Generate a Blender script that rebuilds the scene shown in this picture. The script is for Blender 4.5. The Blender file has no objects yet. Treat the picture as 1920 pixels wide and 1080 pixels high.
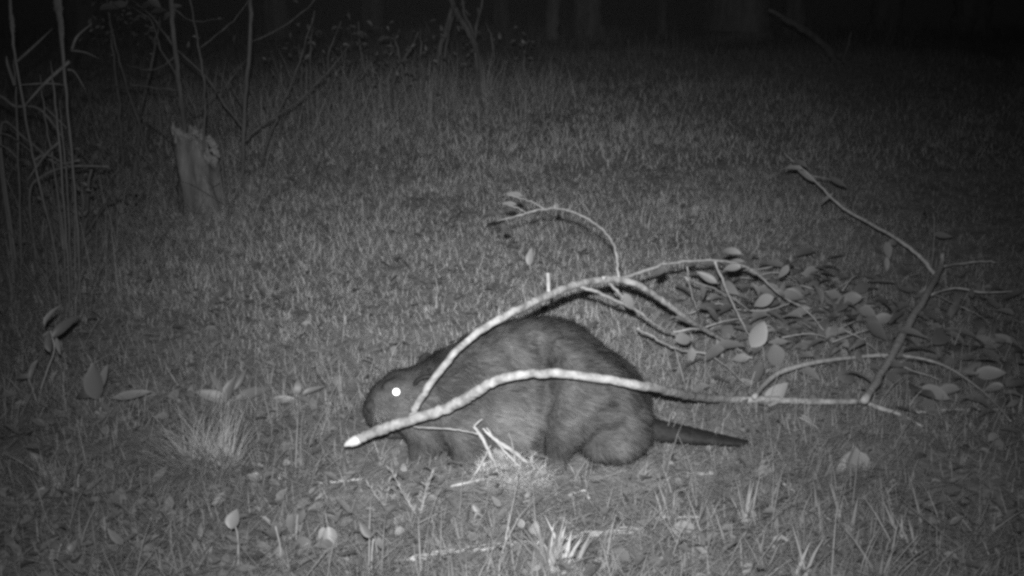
import bpy, math, random
import numpy as np
from mathutils import Vector, Matrix
from mathutils.bvhtree import BVHTree

random.seed(7)
rng = np.random.default_rng(11)
scene = bpy.context.scene
COL = scene.collection

# ------------------------------------------------------------------ camera, night sky, flash lamp, exposure
CAM_Z, PITCH, FPX = 1.2, math.radians(16.0), 2150.0
cam_data = bpy.data.cameras.new('trail_camera')
cam_data.sensor_width = 36.0
cam_data.lens = 36.0 * FPX / 1920.0
cam_data.clip_start, cam_data.clip_end = 0.05, 400.0
cam = bpy.data.objects.new('trail_camera', cam_data)
cam.location = (0, 0, CAM_Z)
cam.rotation_euler = (math.pi / 2 - PITCH, 0, 0)
COL.objects.link(cam)
scene.camera = cam

world = bpy.data.worlds.new('World')
scene.world = world
world.use_nodes = True
nt = world.node_tree
bg = nt.nodes['Background']
sky = nt.nodes.new('ShaderNodeTexSky')
sky.sky_type = 'NISHITA'
sky.sun_disc = False
sky.sun_elevation = math.radians(50)
sky.sun_rotation = math.radians(200)
bw = nt.nodes.new('ShaderNodeRGBToBW')          # the camera is monochrome
nt.links.new(sky.outputs[0], bw.inputs[0])
nt.links.new(bw.outputs[0], bg.inputs['Color'])
bg.inputs['Strength'].default_value = 0.002

moon_data = bpy.data.lights.new('moonlight', 'SUN')
moon_data.energy = 0.004
moon_data.angle = math.radians(0.5)
moon = bpy.data.objects.new('moonlight', moon_data)
moon.rotation_euler = (math.radians(40), 0, math.radians(160))
moon.location = (0, 0, 20)
COL.objects.link(moon)

# the trail camera's own infrared flash, just above its lens: the only lamp that lights the scene
fl_data = bpy.data.lights.new('infrared_flash', 'SPOT')
fl_data.energy = 745.0
fl_data.spot_size = math.radians(96)
fl_data.spot_blend = 0.6
fl_data.shadow_soft_size = 0.016
# an LED array throws a soft bell-shaped beam: strongest on its axis, fading as exp(-angle^2 / 2 sigma^2)
fl_data.use_nodes = True
ln = fl_data.node_tree
em = ln.nodes['Emission']
tcn = ln.nodes.new('ShaderNodeTexCoord')
sx = ln.nodes.new('ShaderNodeSeparateXYZ')
ln.links.new(tcn.outputs['Normal'], sx.inputs[0])


def lmath(op, a, b=None):
    n = ln.nodes.new('ShaderNodeMath')
    n.operation = op
    for i, v in enumerate((a, b)):
        if v is None:
            continue
        if isinstance(v, float):
            n.inputs[i].default_value = v
        else:
            ln.links.new(v, n.inputs[i])
    return n.outputs[0]


th = lmath('ARCCOSINE', lmath('MINIMUM', lmath('ABSOLUTE', sx.outputs['Z']), 1.0))
BEAM_SIGMA = math.radians(13.0)
ln.links.new(lmath('EXPONENT', lmath('MULTIPLY', lmath('MULTIPLY', th, th), -0.5 / BEAM_SIGMA ** 2)), em.inputs['Strength'])
flash = bpy.data.objects.new('infrared_flash', fl_data)
flash.location = (-0.02, 0.03, CAM_Z + 0.095)
COL.objects.link(flash)

scene.view_settings.view_transform = 'Standard'
scene.view_settings.look = 'None'
scene.view_settings.exposure = 0.0
scene.view_settings.gamma = 1.0
scene.view_settings.use_curve_mapping = False
scene.render.engine = 'CYCLES'
cy = scene.cycles
cy.volume_bounces = 0
cy.volume_step_rate = 4
cy.max_bounces = 4
cy.diffuse_bounces = 3
cy.transmission_bounces = 3
cy.glossy_bounces = 2
cy.use_denoising = False
cy.filter_width = 3.1

# ------------------------------------------------------------------ pixel -> place helpers (used once, to measure the photograph)
FWD = Vector((0, math.cos(PITCH), -math.sin(PITCH)))
UPV = Vector((0, math.sin(PITCH), math.cos(PITCH)))
RGT = Vector((1, 0, 0))
EYE = Vector((0, 0, CAM_Z))


def ray(px, py):
    return (FWD + RGT * ((px - 960) / FPX) - UPV * ((py - 540) / FPX)).normalized()


def P(px, py, Y):
    d = ray(px, py)
    return EYE + d * (Y / d.y)


flash.rotation_euler = (P(985, 585, 4.0) - flash.location).to_track_quat('-Z', 'Y').to_euler()


def vnoise(x, y, s, seed=0):
    x = np.asarray(x, float) / s + seed * 17.31
    y = np.asarray(y, float) / s + seed * 5.77
    xi, yi = np.floor(x), np.floor(y)
    fx, fy = x - xi, y - yi
    fx, fy = fx * fx * (3 - 2 * fx), fy * fy * (3 - 2 * fy)

    def h(a, b):
        v = np.sin(a * 127.1 + b * 311.7 + seed * 74.7) * 43758.5453
        return v - np.floor(v)
    return (h(xi, yi) * (1 - fx) + h(xi + 1, yi) * fx) * (1 - fy) + (h(xi, yi + 1) * (1 - fx) + h(xi + 1, yi + 1) * fx) * fy


def H(x, y):
    x, y = np.asarray(x, float), np.asarray(y, float)
    far = np.clip((y - 4) / 10, 0, 1)
    z = (vnoise(x, y, 0.55, 1) - 0.5) * (0.03 - 0.012 * far) + (vnoise(x, y, 0.16, 2) - 0.5) * 0.018
    z = z + (vnoise(x, y, 2.7, 3) - 0.5) * 0.05 * far
    z = z + (vnoise(x, y, 1.5, 4) - 0.5) * 0.2 * np.exp(-((y - 9.6) / 1.3) ** 2)
    # the clearing climbs gently to a low crest and falls away into the woods
    r_up = 0.5 * ((y - 3.4) + np.sqrt((y - 3.4) ** 2 + 0.5))
    r_dn = 0.5 * ((y - 9.3) + np.sqrt((y - 9.3) ** 2 + 1.5))
    r_fl = 0.5 * ((y - 16.0) + np.sqrt((y - 16.0) ** 2 + 1.5))
    z = z + 0.098 * (r_up - 0.03) - 0.165 * r_dn + 0.067 * r_fl
    z = z + 0.035 * np.exp(-(((x + 0.0) / 0.12) ** 2 + ((y - 2.52) / 0.07) ** 2))      # the little mound before the animal
    return z


def h1(x, y):
    return float(H(x, y))


def G(px, py):
    """Where the sight line through a pixel of the photograph meets the ground."""
    d = ray(px, py)
    t = 1.6
    for _ in range(400):
        p = EYE + d * t
        gap = p.z - h1(p.x, p.y)
        if gap < 0.0008 or t > 40:
            break
        t += max(0.002, gap * 0.9)
    return EYE + d * t


# ------------------------------------------------------------------ materials (the camera sees in grey)
def new_mat(name):
    m = bpy.data.materials.new(name)
    m.use_nodes = True
    b = m.node_tree.nodes['Principled BSDF']
    return m, m.node_tree, b


def mat_noise(name, lo, hi, scale=30.0, rough=0.8, detail=5.0, stretch=None, bump=0.0, spec=0.2, bscale=None):
    m, t, b = new_mat(name)
    tc = t.nodes.new('ShaderNodeTexCoord')
    mp = t.nodes.new('ShaderNodeMapping')
    if stretch:
        mp.inputs['Scale'].default_value = stretch
    n = t.nodes.new('ShaderNodeTexNoise')
    n.inputs['Scale'].default_value = scale
    n.inputs['Detail'].default_value = detail
    n.inputs['Roughness'].default_value = 0.65
    r = t.nodes.new('ShaderNodeValToRGB')
    r.color_ramp.elements[0].position = 0.3
    r.color_ramp.elements[1].position = 0.7
    r.color_ramp.elements[0].color = (lo, lo, lo, 1)
    r.color_ramp.elements[1].color = (hi, hi, hi, 1)
    t.links.new(tc.outputs['Object'], mp.inputs[0])
    t.links.new(mp.outputs[0], n.inputs['Vector'])
    t.links.new(n.outputs['Fac'], r.inputs[0])
    t.links.new(r.outputs[0], b.inputs['Base Color'])
    b.inputs['Roughness'].default_value = rough
    b.inputs['Specular IOR Level'].default_value = spec
    if bump:
        n2 = t.nodes.new('ShaderNodeTexNoise')
        n2.inputs['Scale'].default_value = bscale or scale * 2
        n2.inputs['Detail'].default_value = 6
        t.links.new(mp.outputs[0], n2.inputs['Vector'])
        bp = t.nodes.new('ShaderNodeBump')
        bp.inputs['Strength'].default_value = bump
        bp.inputs['Distance'].default_value = 0.01
        t.links.new(n2.outputs['Fac'], bp.inputs['Height'])
        t.links.new(bp.outputs[0], b.inputs['Normal'])
    return m


def mat_tone(name, lo, hi, rough=0.7, spec=0.25, trans=0.0):
    """Colour from each blade's, hair's or leaf's own tone attribute."""
    m, t, b = new_mat(name)
    a = t.nodes.new('ShaderNodeAttribute')
    a.attribute_name = 'tone'
    mr = t.nodes.new('ShaderNodeMapRange')
    mr.clamp = False
    mr.inputs['To Min'].default_value = lo
    mr.inputs['To Max'].default_value = hi
    t.links.new(a.outputs['Fac'], mr.inputs['Value'])
    t.links.new(mr.outputs[0], b.inputs['Base Color'])
    b.inputs['Roughness'].default_value = rough
    b.inputs['Specular IOR Level'].default_value = spec
    if trans:
        tl = t.nodes.new('ShaderNodeBsdfTranslucent')
        mx = t.nodes.new('ShaderNodeMixShader')
        mx.inputs[0].default_value = trans
        t.links.new(mr.outputs[0], tl.inputs['Color'])
        t.links.new(b.outputs[0], mx.inputs[1])
        t.links.new(tl.outputs[0], mx.inputs[2])
        t.links.new(mx.outputs[0], t.nodes['Material Output'].inputs['Surface'])
    return m


def mat_leaf(name, lo, hi, rough=0.45, spec=0.4):
    """A leaf: tone by object, darker veins, a pale midrib, a little satin gloss."""
    m, t, b = new_mat(name)
    oi = t.nodes.new('ShaderNodeObjectInfo')
    tc = t.nodes.new('ShaderNodeTexCoord')
    n = t.nodes.new('ShaderNodeTexNoise')
    n.inputs['Scale'].default_value = 60
    n.inputs['Detail'].default_value = 4
    w = t.nodes.new('ShaderNodeTexWave')
    w.wave_type = 'BANDS'
    w.bands_direction = 'DIAGONAL'
    w.inputs['Scale'].default_value = 35
    w.inputs['Distortion'].default_value = 3.0
    t.links.new(tc.outputs['Object'], n.inputs['Vector'])
    t.links.new(tc.outputs['Object'], w.inputs['Vector'])
    mr = t.nodes.new('ShaderNodeMapRange')
    mr.inputs['To Min'].default_value = lo
    mr.inputs['To Max'].default_value = hi
    t.links.new(oi.outputs['Random'], mr.inputs['Value'])
    m1 = t.nodes.new('ShaderNodeMath')
    m1.operation = 'MULTIPLY_ADD'
    m1.inputs[1].default_value = 0.5
    m1.inputs[2].default_value = 0.68
    t.links.new(n.outputs['Fac'], m1.inputs[0])
    m2 = t.nodes.new('ShaderNodeMath')
    m2.operation = 'MULTIPLY_ADD'
    m2.inputs[1].default_value = 0.16
    m2.inputs[2].default_value = 0.88
    t.links.new(w.outputs['Fac'], m2.inputs[0])
    m3 = t.nodes.new('ShaderNodeMath')
    m3.operation = 'MULTIPLY'
    t.links.new(m1.outputs[0], m3.inputs[0])
    t.links.new(m2.outputs[0], m3.inputs[1])
    m4 = t.nodes.new('ShaderNodeMath')
    m4.operation = 'MULTIPLY'
    t.links.new(m3.outputs[0], m4.inputs[0])
    t.links.new(mr.outputs[0], m4.inputs[1])
    t.links.new(m4.outputs[0], b.inputs['Base Color'])
    b.inputs['Roughness'].default_value = rough
    b.inputs['Specular IOR Level'].default_value = spec
    return m


M = {}
M['soil'] = mat_noise('soil', 0.13, 0.32, 14, 0.95, 8, bump=0.6, spec=0.05)
M['grass'] = mat_tone('grass', 0.2, 0.52, trans=0.3)
M['blade'] = mat_tone('wide_blade', 0.2, 0.46, trans=0.25)
M['straw'] = mat_tone('straw', 0.24, 0.6, spec=0.15)
M['fur'] = mat_tone('fur', 0.035, 0.215, 0.6, 0.2)
M['skin'] = mat_noise('skin', 0.05, 0.1, 40, 0.8, 4, bump=0.2)
M['nose'] = mat_noise('nose', 0.03, 0.06, 90, 0.6, 3, bump=0.3)
M['tail'] = mat_noise('tail_scales', 0.022, 0.05, 60, 0.75, 3, bump=0.3)
M['eyeball'] = mat_noise('eyeball', 0.02, 0.03, 10, 0.15, 1, spec=0.6)
M['bark_pale'] = mat_noise('pale_smooth_bark', 0.13, 0.48, 40, 0.7, 6, bump=0.35, spec=0.15, bscale=130)
M['bark_twig'] = mat_noise('twig_bark', 0.26, 0.5, 70, 0.7, 5, bump=0.2, spec=0.15)
M['cut'] = mat_noise('bare_cut_wood', 0.6, 0.8, 70, 0.7, 4, bump=0.2, spec=0.1)
M['leaf'] = mat_leaf('branch_leaf', 0.11, 0.26)
M['leaf_pale'] = mat_leaf('pale_leaf', 0.22, 0.36)
M['leaf_low'] = mat_leaf('low_leaf', 0.13, 0.24)
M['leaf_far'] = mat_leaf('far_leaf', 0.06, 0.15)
M['litter'] = mat_tone('leaf_litter', 0.09, 0.3)
M['bark_dark'] = mat_noise('tree_bark', 0.04, 0.14, 9, 0.95, 8, stretch=(1, 1, 0.22), bump=0.9, spec=0.05)
M['bark_mid'] = mat_noise('sapling_bark', 0.06, 0.16, 30, 0.85, 6, stretch=(1, 1, 0.3), bump=0.5, spec=0.1)
M['stump'] = mat_noise('stump_bark', 0.07, 0.26, 24, 0.95, 8, stretch=(1, 1, 0.25), bump=0.9, spec=0.05)
M['stump_cut'] = mat_noise('gnawed_wood', 0.14, 0.36, 35, 0.9, 6, bump=0.8, spec=0.05)
M['reed'] = mat_noise('reed', 0.09, 0.21, 30, 0.7, 5, stretch=(1, 1, 0.15), spec=0.2)
M['stick'] = mat_noise('stick_bark', 0.24, 0.62, 30, 0.85, 6, bump=0.5, spec=0.1)
M['stick_dark'] = mat_noise('old_stick', 0.15, 0.3, 30, 0.9, 6, bump=0.5, spec=0.1)


# ------------------------------------------------------------------ object helpers
def link(o, parent=None):
    COL.objects.link(o)
    if parent is not None:
        o.parent = parent
    return o


def tag(o, label=None, cat=None, group=None, kind=None):
    for k, v in (('label', label), ('category', cat), ('group', group), ('kind', kind)):
        if v:
            o[k] = v
    return o


def thing(name, label, cat, loc, group=None):
    o = bpy.data.objects.new(name, None)
    o.empty_display_size = 0.05
    o.location = loc
    link(o)
    return tag(o, label, cat, group)


def world_loc(o):
    v = Vector((0, 0, 0))
    while o is not None:
        v = v + o.location
        o = o.parent
    return v


def raw_mesh(name, V, F, mat, smooth=True, tone=None):
    V = np.asarray(V, np.float32)
    me = bpy.data.meshes.new(name)
    if isinstance(F, np.ndarray):
        k = F.shape[1]
        me.vertices.add(len(V))
        me.vertices.foreach_set('co', V.ravel())
        me.loops.add(F.size)
        me.loops.foreach_set('vertex_index', F.ravel().astype(np.int32))
        me.polygons.add(len(F))
        me.polygons.foreach_set('loop_start', np.arange(0, F.size, k, dtype=np.int32))
        me.update(calc_edges=True)
    else:
        me.from_pydata([tuple(v) for v in V], [], F)
        me.update()
    if smooth:
        me.polygons.foreach_set('use_smooth', np.ones(len(me.polygons), bool))
    if tone is not None:
        a = me.attributes.new('tone', 'FLOAT', 'POINT')
        a.data.foreach_set('value', np.asarray(tone, np.float32))
    me.materials.append(mat)
    return me


def part(name, V, F, mat, parent=None, smooth=True, tone=None, kind=None, label=None):
    """V in world space; stored relative to the parent."""
    V = np.asarray(V, np.float32)
    if parent is not None:
        V = V - np.array(world_loc(parent), np.float32)
    o = bpy.data.objects.new(name, raw_mesh(name, V, F, mat, smooth, tone))
    link(o, parent)
    return tag(o, label=label, kind=kind)


def spline(pts, n=6):
    """Catmull-Rom through the points (rows may carry a radius)."""
    p = np.asarray(pts, float)
    p = np.vstack([2 * p[0] - p[1], p, 2 * p[-1] - p[-2]])
    out = []
    for i in range(1, len(p) - 2):
        for t in np.linspace(0, 1, n, endpoint=False):
            a, b, c, d = p[i - 1], p[i], p[i + 1], p[i + 2]
            out.append(0.5 * ((2 * b) + (c - a) * t + (2 * a - 5 * b + 4 * c - d) * t * t + (3 * b - a - 3 * c + d) * t ** 3))
    out.append(p[-2])
    return np.array(out)


def tube(pts, sides=8, n=6, lump=0.0, seed=0, caps=True, wob=0.0):
    """pts rows: x, y, z, radius -> V, F of a tapered tube with knobbly bark."""
    r_ = np.random.default_rng(seed + 3)
    S = spline(pts, n)
    C, R = S[:, :3].copy(), np.maximum(S[:, 3], 0.0004)
    m = len(C)
    if wob:
        C[1:-1] += r_.normal(0, wob, (m - 2, 3))
    if lump:
        R = R * (1 + lump * r_.normal(0, 1, m).clip(-1.5, 2))
        for q in r_.integers(1, max(2, m - 2), max(1, m // 12)):
            R[q] *= 1.0 + 2.2 * lump
    T = np.gradient(C, axis=0)
    T /= np.linalg.norm(T, axis=1)[:, None] + 1e-12
    nrm = np.cross(T[0], [0.3, 0.9, 0.31])
    nrm /= np.linalg.norm(nrm)
    V, F = [], []
    for i in range(m):
        nrm = nrm - T[i] * nrm.dot(T[i])
        nrm /= np.linalg.norm(nrm)
        b = np.cross(T[i], nrm)
        for k in range(sides):
            a = 2 * math.pi * k / sides
            rr = R[i] * (1 + lump * 0.5 * r_.normal())
            V.append(C[i] + rr * (math.cos(a) * nrm + math.sin(a) * b))
    for i in range(m - 1):
        for k in range(sides):
            k2 = (k + 1) % sides
            F.append((i * sides + k, i * sides + k2, (i + 1) * sides + k2, (i + 1) * sides + k))
    if caps:
        F.append(tuple(range(sides - 1, -1, -1)))
        F.append(tuple((m - 1) * sides + k for k in range(sides)))
    return np.array(V), F


def merge(parts):
    V, F, o = [], [], 0
    for v, f in parts:
        V.append(np.asarray(v))
        F += [tuple(i + o for i in q) for q in f]
        o += len(v)
    return np.vstack(V), F


def lift(px, py, c):
    """The point of a sight line that lies c above the ground."""
    d = ray(px, py)
    t = 1.4
    for _ in range(500):
        p = EYE + d * t
        gap = p.z - h1(p.x, p.y) - c
        if gap < 0.0008 or t > 30:
            break
        t += max(0.002, gap * 0.9)
    return EYE + d * t


def pix_path(rows):
    """rows of px, py, Y, radius -> world rows."""
    return [(*P(a, b, c), r) for a, b, c, r in rows]


# ------------------------------------------------------------------ ground
def build_ground():
    ys = np.concatenate([np.linspace(-3, 1.5, 16), np.arange(1.56, 6, 0.06), np.arange(6, 20, 0.18), np.geomspace(20, 85, 20)])
    xs0 = np.sign(np.linspace(-1, 1, 161)) * np.abs(np.linspace(-1, 1, 161)) ** 1.6
    X = np.outer(np.maximum(3.5, ys * 0.9 + 2.5), xs0)
    Y = np.repeat(ys[:, None], 161, 1)
    Z = H(X, Y)
    V = np.stack([X, Y, Z], -1).reshape(-1, 3)
    i = np.arange(len(ys) - 1)[:, None] * 161 + np.arange(160)[None]
    F = np.stack([i, i + 1, i + 162, i + 161], -1).reshape(-1, 4)
    o = part('ground', V, F, M['soil'])
    tag(o, 'dark soil of the clearing under the grass', None, None, 'structure')


build_ground()


def build_haze():
    """Thin night mist, lit by the flash: one closed box round the camera and everything else."""
    x, y0, y1, z0, z1 = 88, -5, 90, -1.4, 11.0
    V = [(a, b, c) for a in (-x, x) for b in (y0, y1) for c in (z0, z1)]
    F = [(0, 1, 3, 2), (4, 6, 7, 5), (0, 4, 5, 1), (2, 3, 7, 6), (0, 2, 6, 4), (1, 5, 7, 3)]
    m = bpy.data.materials.new('night_mist')
    m.use_nodes = True
    t = m.node_tree
    t.nodes.remove(t.nodes['Principled BSDF'])
    v = t.nodes.new('ShaderNodeVolumePrincipled')
    v.inputs['Color'].default_value = (0.9, 0.9, 0.9, 1)
    v.inputs['Density'].default_value = HAZE
    t.links.new(v.outputs[0], t.nodes['Material Output'].inputs['Volume'])
    o = part('haze', V, F, m, None, False)
    tag(o, 'thin night mist over the whole clearing', None, None, 'stuff')


HAZE = 0.00027
build_haze()


# ------------------------------------------------------------------ grass: every blade real, joined as stuff
def blades(base, length, width, azim, lean, bend, roll, seg):
    """Vectorised tapering blades. lean from the vertical, bend added towards the tip."""
    n = len(base)
    ca, sa = np.cos(azim), np.sin(azim)
    pts = [base]
    cur = base.copy()
    for k in range(seg):
        th = lean + bend * (k + 0.5) / seg
        st = (length / seg)[:, None] * np.stack([np.sin(th) * ca, np.sin(th) * sa, np.cos(th)], 1)
        cur = cur + st
        pts.append(cur)
    wd = np.stack([-np.sin(azim + roll), np.cos(azim + roll), np.zeros(n)], 1)
    V = np.zeros((n, 2 * seg + 1, 3), np.float32)
    prof = [0.75, 1.0, 0.72, 0.5] if seg == 3 else [0.85, 0.85, 0.4]
    for k in range(seg):
        w = (width * 0.5 * prof[k])[:, None] * wd
        V[:, 2 * k] = pts[k] - w
        V[:, 2 * k + 1] = pts[k] + w
    V[:, 2 * seg] = pts[seg]
    tri = []
    for k in range(seg - 1):
        a = 2 * k
        tri += [(a, a + 1, a + 3), (a, a + 3, a + 2)]
    tri.append((2 * seg - 2, 2 * seg - 1, 2 * seg))
    tri = np.array(tri)
    F = (np.arange(n)[:, None, None] * (2 * seg + 1) + tri[None]).reshape(-1, 3)
    return V.reshape(-1, 3), F, 2 * seg + 1


BX, BY = -0.01, 2.68        # the animal's middle on the ground


def grass_zone(name, y0, y1, dens, seg, len_rng, w_rng, flat, tall, label, tone_off=0.0, edge0=0.0):
    out_p = []
    area_n = int(dens * (y1 - y0) * 2 * (0.46 * (y0 + y1) / 2 + 0.55))
    u = rng.random(area_n)
    w0, w1 = 0.46 * y0 + 0.55, 0.46 * y1 + 0.55
    yy = y0 + (np.sqrt(w0 ** 2 + u * (w1 ** 2 - w0 ** 2)) - w0) / (w1 - w0) * (y1 - y0)
    xx = (rng.random(area_n) * 2 - 1) * (0.46 * yy + 0.55)
    d = vnoise(xx, yy, 0.09, 5) * 0.55 + vnoise(xx, yy, 0.33, 6) * 0.45
    keep = rng.random(area_n) < np.clip(0.5 + 1.1 * (d - 0.3), 0.3, 1)
    keep &= ~((((xx - BX - 0.03) / 0.30) ** 2 + ((yy - BY) / 0.115) ** 2) < 1)
    keep &= ~(((xx - 0.45) / 0.14) ** 2 + ((yy - 2.70) / 0.05) ** 2 < 1)
    xx, yy = xx[keep], yy[keep]
    n = len(xx)
    patch = vnoise(xx, yy, 0.5, 8)
    fl = rng.random(n) < np.where((yy > 2.72) & (yy < 3.3), 0.36, flat)
    L = len_rng[0] + (len_rng[1] - len_rng[0]) * rng.random(n) ** 1.8
    L = L * (0.7 + 0.6 * patch)
    L = np.where(fl, L * 1.25, L)
    tl = (rng.random(n) < tall)
    L = np.where(tl, L * 1.9, L)
    front = (xx > -0.36) & (xx < 0.34) & (yy > 2.33) & (yy < 2.62)
    L = np.where(front, L * 0.5, L)
    W = w_rng[0] + (w_rng[1] - w_rng[0]) * rng.random(n)
    az = rng.random(n) * 2 * math.pi
    lean = np.where(fl, rng.uniform(1.15, 1.5, n), np.abs(rng.normal(0.5, 0.35, n)))
    bend = np.where(fl, rng.uniform(-0.1, 0.35, n), rng.uniform(0.0, 1.2, n))
    roll = rng.normal(0, 0.5, n)
    z = H(xx, yy) - 0.004 + np.where(fl, rng.random(n) * 0.03, 0)
    base = np.stack([xx, yy, z], 1)
    V, F, k = blades(base, L, W, az, lean, bend, roll, seg)
    V[:, 2] = np.maximum(V[:, 2], H(V[:, 0], V[:, 1]) + 0.002)
    tone = 0.12 + 0.36 * vnoise(xx, yy, 0.4, 9) + 0.4 * rng.random(n) ** 2.0 + np.where(fl, 0.05, 0.0) + tone_off
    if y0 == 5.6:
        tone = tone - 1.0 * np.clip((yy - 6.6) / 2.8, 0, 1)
    if y0 == 5.6:
        tl2 = np.clip((yy - 8.2) / 1.5, 0, 1) * (rng.random(n) < 0.12)
        V = V.reshape(n, k, 3)
        V[:, :, 2] += (tl2 * 2.2)[:, None] * (V[:, :, 2] - V[:, :1, 2])
        V = V.reshape(-1, 3)
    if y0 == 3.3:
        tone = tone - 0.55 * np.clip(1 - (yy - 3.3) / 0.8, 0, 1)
    if y0 < 2:
        tone = tone + 0.3 * np.clip((yy - 2.7) / 0.6, 0, 1)
    # paler sward in the middle, duller at both sides: beam glow put into tone
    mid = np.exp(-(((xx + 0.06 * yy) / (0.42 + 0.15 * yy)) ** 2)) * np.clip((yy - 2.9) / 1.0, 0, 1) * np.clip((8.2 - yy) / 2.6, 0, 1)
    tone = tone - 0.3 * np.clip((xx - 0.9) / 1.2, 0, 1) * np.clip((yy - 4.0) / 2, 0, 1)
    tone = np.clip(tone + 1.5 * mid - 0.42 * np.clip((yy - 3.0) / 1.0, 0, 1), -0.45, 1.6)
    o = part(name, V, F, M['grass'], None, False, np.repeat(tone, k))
    tag(o, label, 'grass', 'grass of the clearing', 'stuff')


grass_zone('grass', 1.45, 3.3, 12500, 3, (0.03, 0.085), (0.0016, 0.0036), 0.46, 0.05, 'matted short grass and thatch around the animal', -0.1)
grass_zone('grass', 1.5, 3.3, 400, 3, (0.075, 0.17), (0.0018, 0.0032), 0.3, 0.0, 'long thin tangled blades rising from the near grass', 0.02)
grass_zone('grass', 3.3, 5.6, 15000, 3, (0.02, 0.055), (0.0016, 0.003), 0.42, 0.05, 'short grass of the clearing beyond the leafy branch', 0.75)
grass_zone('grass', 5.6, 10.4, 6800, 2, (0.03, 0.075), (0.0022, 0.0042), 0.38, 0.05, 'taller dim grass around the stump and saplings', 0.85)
grass_zone('grass', 10.4, 17.5, 420, 2, (0.08, 0.26), (0.005, 0.009), 0.2, 0.1, 'tall dark grass at the edge of the woods', -0.1)


# leaf litter: small dead leaves and crumbs on the soil of the near ground
def litter():
    n = 2600
    y0, y1 = 1.5, 4.2
    yy = y0 + rng.random(n) ** 1.2 * (y1 - y0)
    xx = (rng.random(n) * 2 - 1) * (0.46 * yy + 0.4)
    keep = ~((((xx - BX) / 0.38) ** 2 + ((yy - BY) / 0.14) ** 2) < 1)
    xx, yy = xx[keep], yy[keep]
    n = len(xx)
    L = rng.uniform(0.012, 0.045, n)
    az = rng.random(n) * 6.283
    t1, t2 = rng.normal(0, 0.45, n), rng.normal(0, 0.45, n)
    u = np.stack([np.cos(az), np.sin(az), t1], 1)
    v = np.stack([-np.sin(az), np.cos(az), t2], 1)
    c = np.stack([xx, yy, H(xx, yy) + rng.uniform(0.004, 0.03, n)], 1)
    nn = np.cross(u, v)
    prof = [(-0.5, 0, 0), (-0.2, 0.26, .12), (0.2, 0.24, .1), (0.5, 0, -0.1), (0.2, -0.24, .1), (-0.2, -0.26, .12), (0, 0, 0)]
    V = np.stack([c + L[:, None] * (a * u + b * v + k * nn) for a, b, k in prof], 1)
    tri = np.array([(6, i, (i + 1) % 6)[::-1] for i in range(6)])
    F = (np.arange(n)[:, None, None] * 7 + tri[None]).reshape(-1, 3)
    o = part('leaf_litter', V.reshape(-1, 3), F, M['litter'], None, True, np.repeat(rng.random(n) ** 1.6, 7))
    tag(o, 'small dead leaves scattered in the near grass', 'leaf litter', None, 'stuff')


litter()


def weeds(label, x_rng, n, size, seed, mat='leaf_low'):
    """Low broad-leaved weeds: small leaves on short stalks among the grass."""
    r_ = np.random.default_rng(seed)
    geos = [leaf_geo(0.55 * q, 0.2, 0.3, 1, 0.35, 6, i) for i, q in enumerate((0.8, 1.0, 1.2, 0.6))]
    parts = []
    for k in range(n):
        g = G(r_.uniform(*x_rng[0]), r_.uniform(*x_rng[1]))
        if ((g.x - BX) / 0.4) ** 2 + ((g.y - BY) / 0.16) ** 2 < 1 or (0.36 < g.x < 0.6 and 2.6 < g.y < 2.8):
            continue
        for j in range(r_.integers(1, 5)):
            L = r_.uniform(*size)
            a, e = r_.uniform(0, 6.283), r_.uniform(-0.5, 1.0)
            x = np.array((math.cos(a) * math.cos(e), math.sin(a) * math.cos(e), math.sin(e)))
            up = np.array((r_.normal(0, 0.4), r_.normal(-0.35, 0.4), 1.0))
            z = up - x * up.dot(x)
            z /= np.linalg.norm(z)
            y = np.cross(z, x)
            v, f = geos[r_.integers(0, 4)]
            c = np.array((g.x + r_.normal(0, 0.008), g.y + r_.normal(0, 0.008), g.z + r_.uniform(0.006, 0.04)))
            parts.append((c + L * (v[:, :1] * x + v[:, 1:2] * y + v[:, 2:] * z), f))
    V, F = merge(parts)
    tag(part('ground_weeds', V, F, M[mat], None), label, 'weeds', None, 'stuff')



# ------------------------------------------------------------------ leaf meshes
def leaf_geo(aspect=0.5, curl=0.15, fold=0.18, tipsharp=1.0, petiole=0.12, n=8, seed=0):
    """A leaf of length 1 along +X, face +Z: stalk, midrib fold, drooping tip, slightly wavy margin."""
    r_ = np.random.default_rng(seed + 40)
    V, F = [], []
    st = [(-petiole, 0.008), (0.0, 0.012)] + [(t, None) for t in np.linspace(0.06, 1.0, n)]
    for t, w in st:
        if w is None:
            w = 0.5 * aspect * (math.sin(math.pi * min(1, t) ** 0.82) ** 0.8 if t < 1 else 0.0) * (1 - 0.25 * t * tipsharp) + 0.004
        z = -curl * max(0, t) ** 2 + 0.02
        f = fold * w
        wv = r_.normal(0, 0.012, 2) if t > 0 else (0, 0)
        V += [(t, w, z + f + wv[0]), (t, 0, z), (t, -w, z + f + wv[1])]
    m = len(st)
    for i in range(m - 1):
        a, b = i * 3, i * 3 + 3
        F += [(a + 1, b + 1, b, a), (a + 2, b + 2, b + 1, a + 1)]
    return np.array(V), F


weeds('low broad-leaved weeds among the near grass on the dark side, before the tussock', ((-20, 640), (700, 1095)), 190, (0.018, 0.048), 301)
weeds('low weeds scattered along the bottom of the scene', ((600, 1950), (930, 1095)), 120, (0.014, 0.036), 302)
weeds('small weeds sprinkled in the open grass beyond the beaver', ((300, 1500), (300, 640)), 120, (0.02, 0.045), 303, 'leaf_low')
weeds('dim weeds under the bare saplings and the leafy thicket', ((150, 560), (130, 400)), 110, (0.03, 0.075), 304, 'leaf_low')

LEAFMESH = {}


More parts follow.
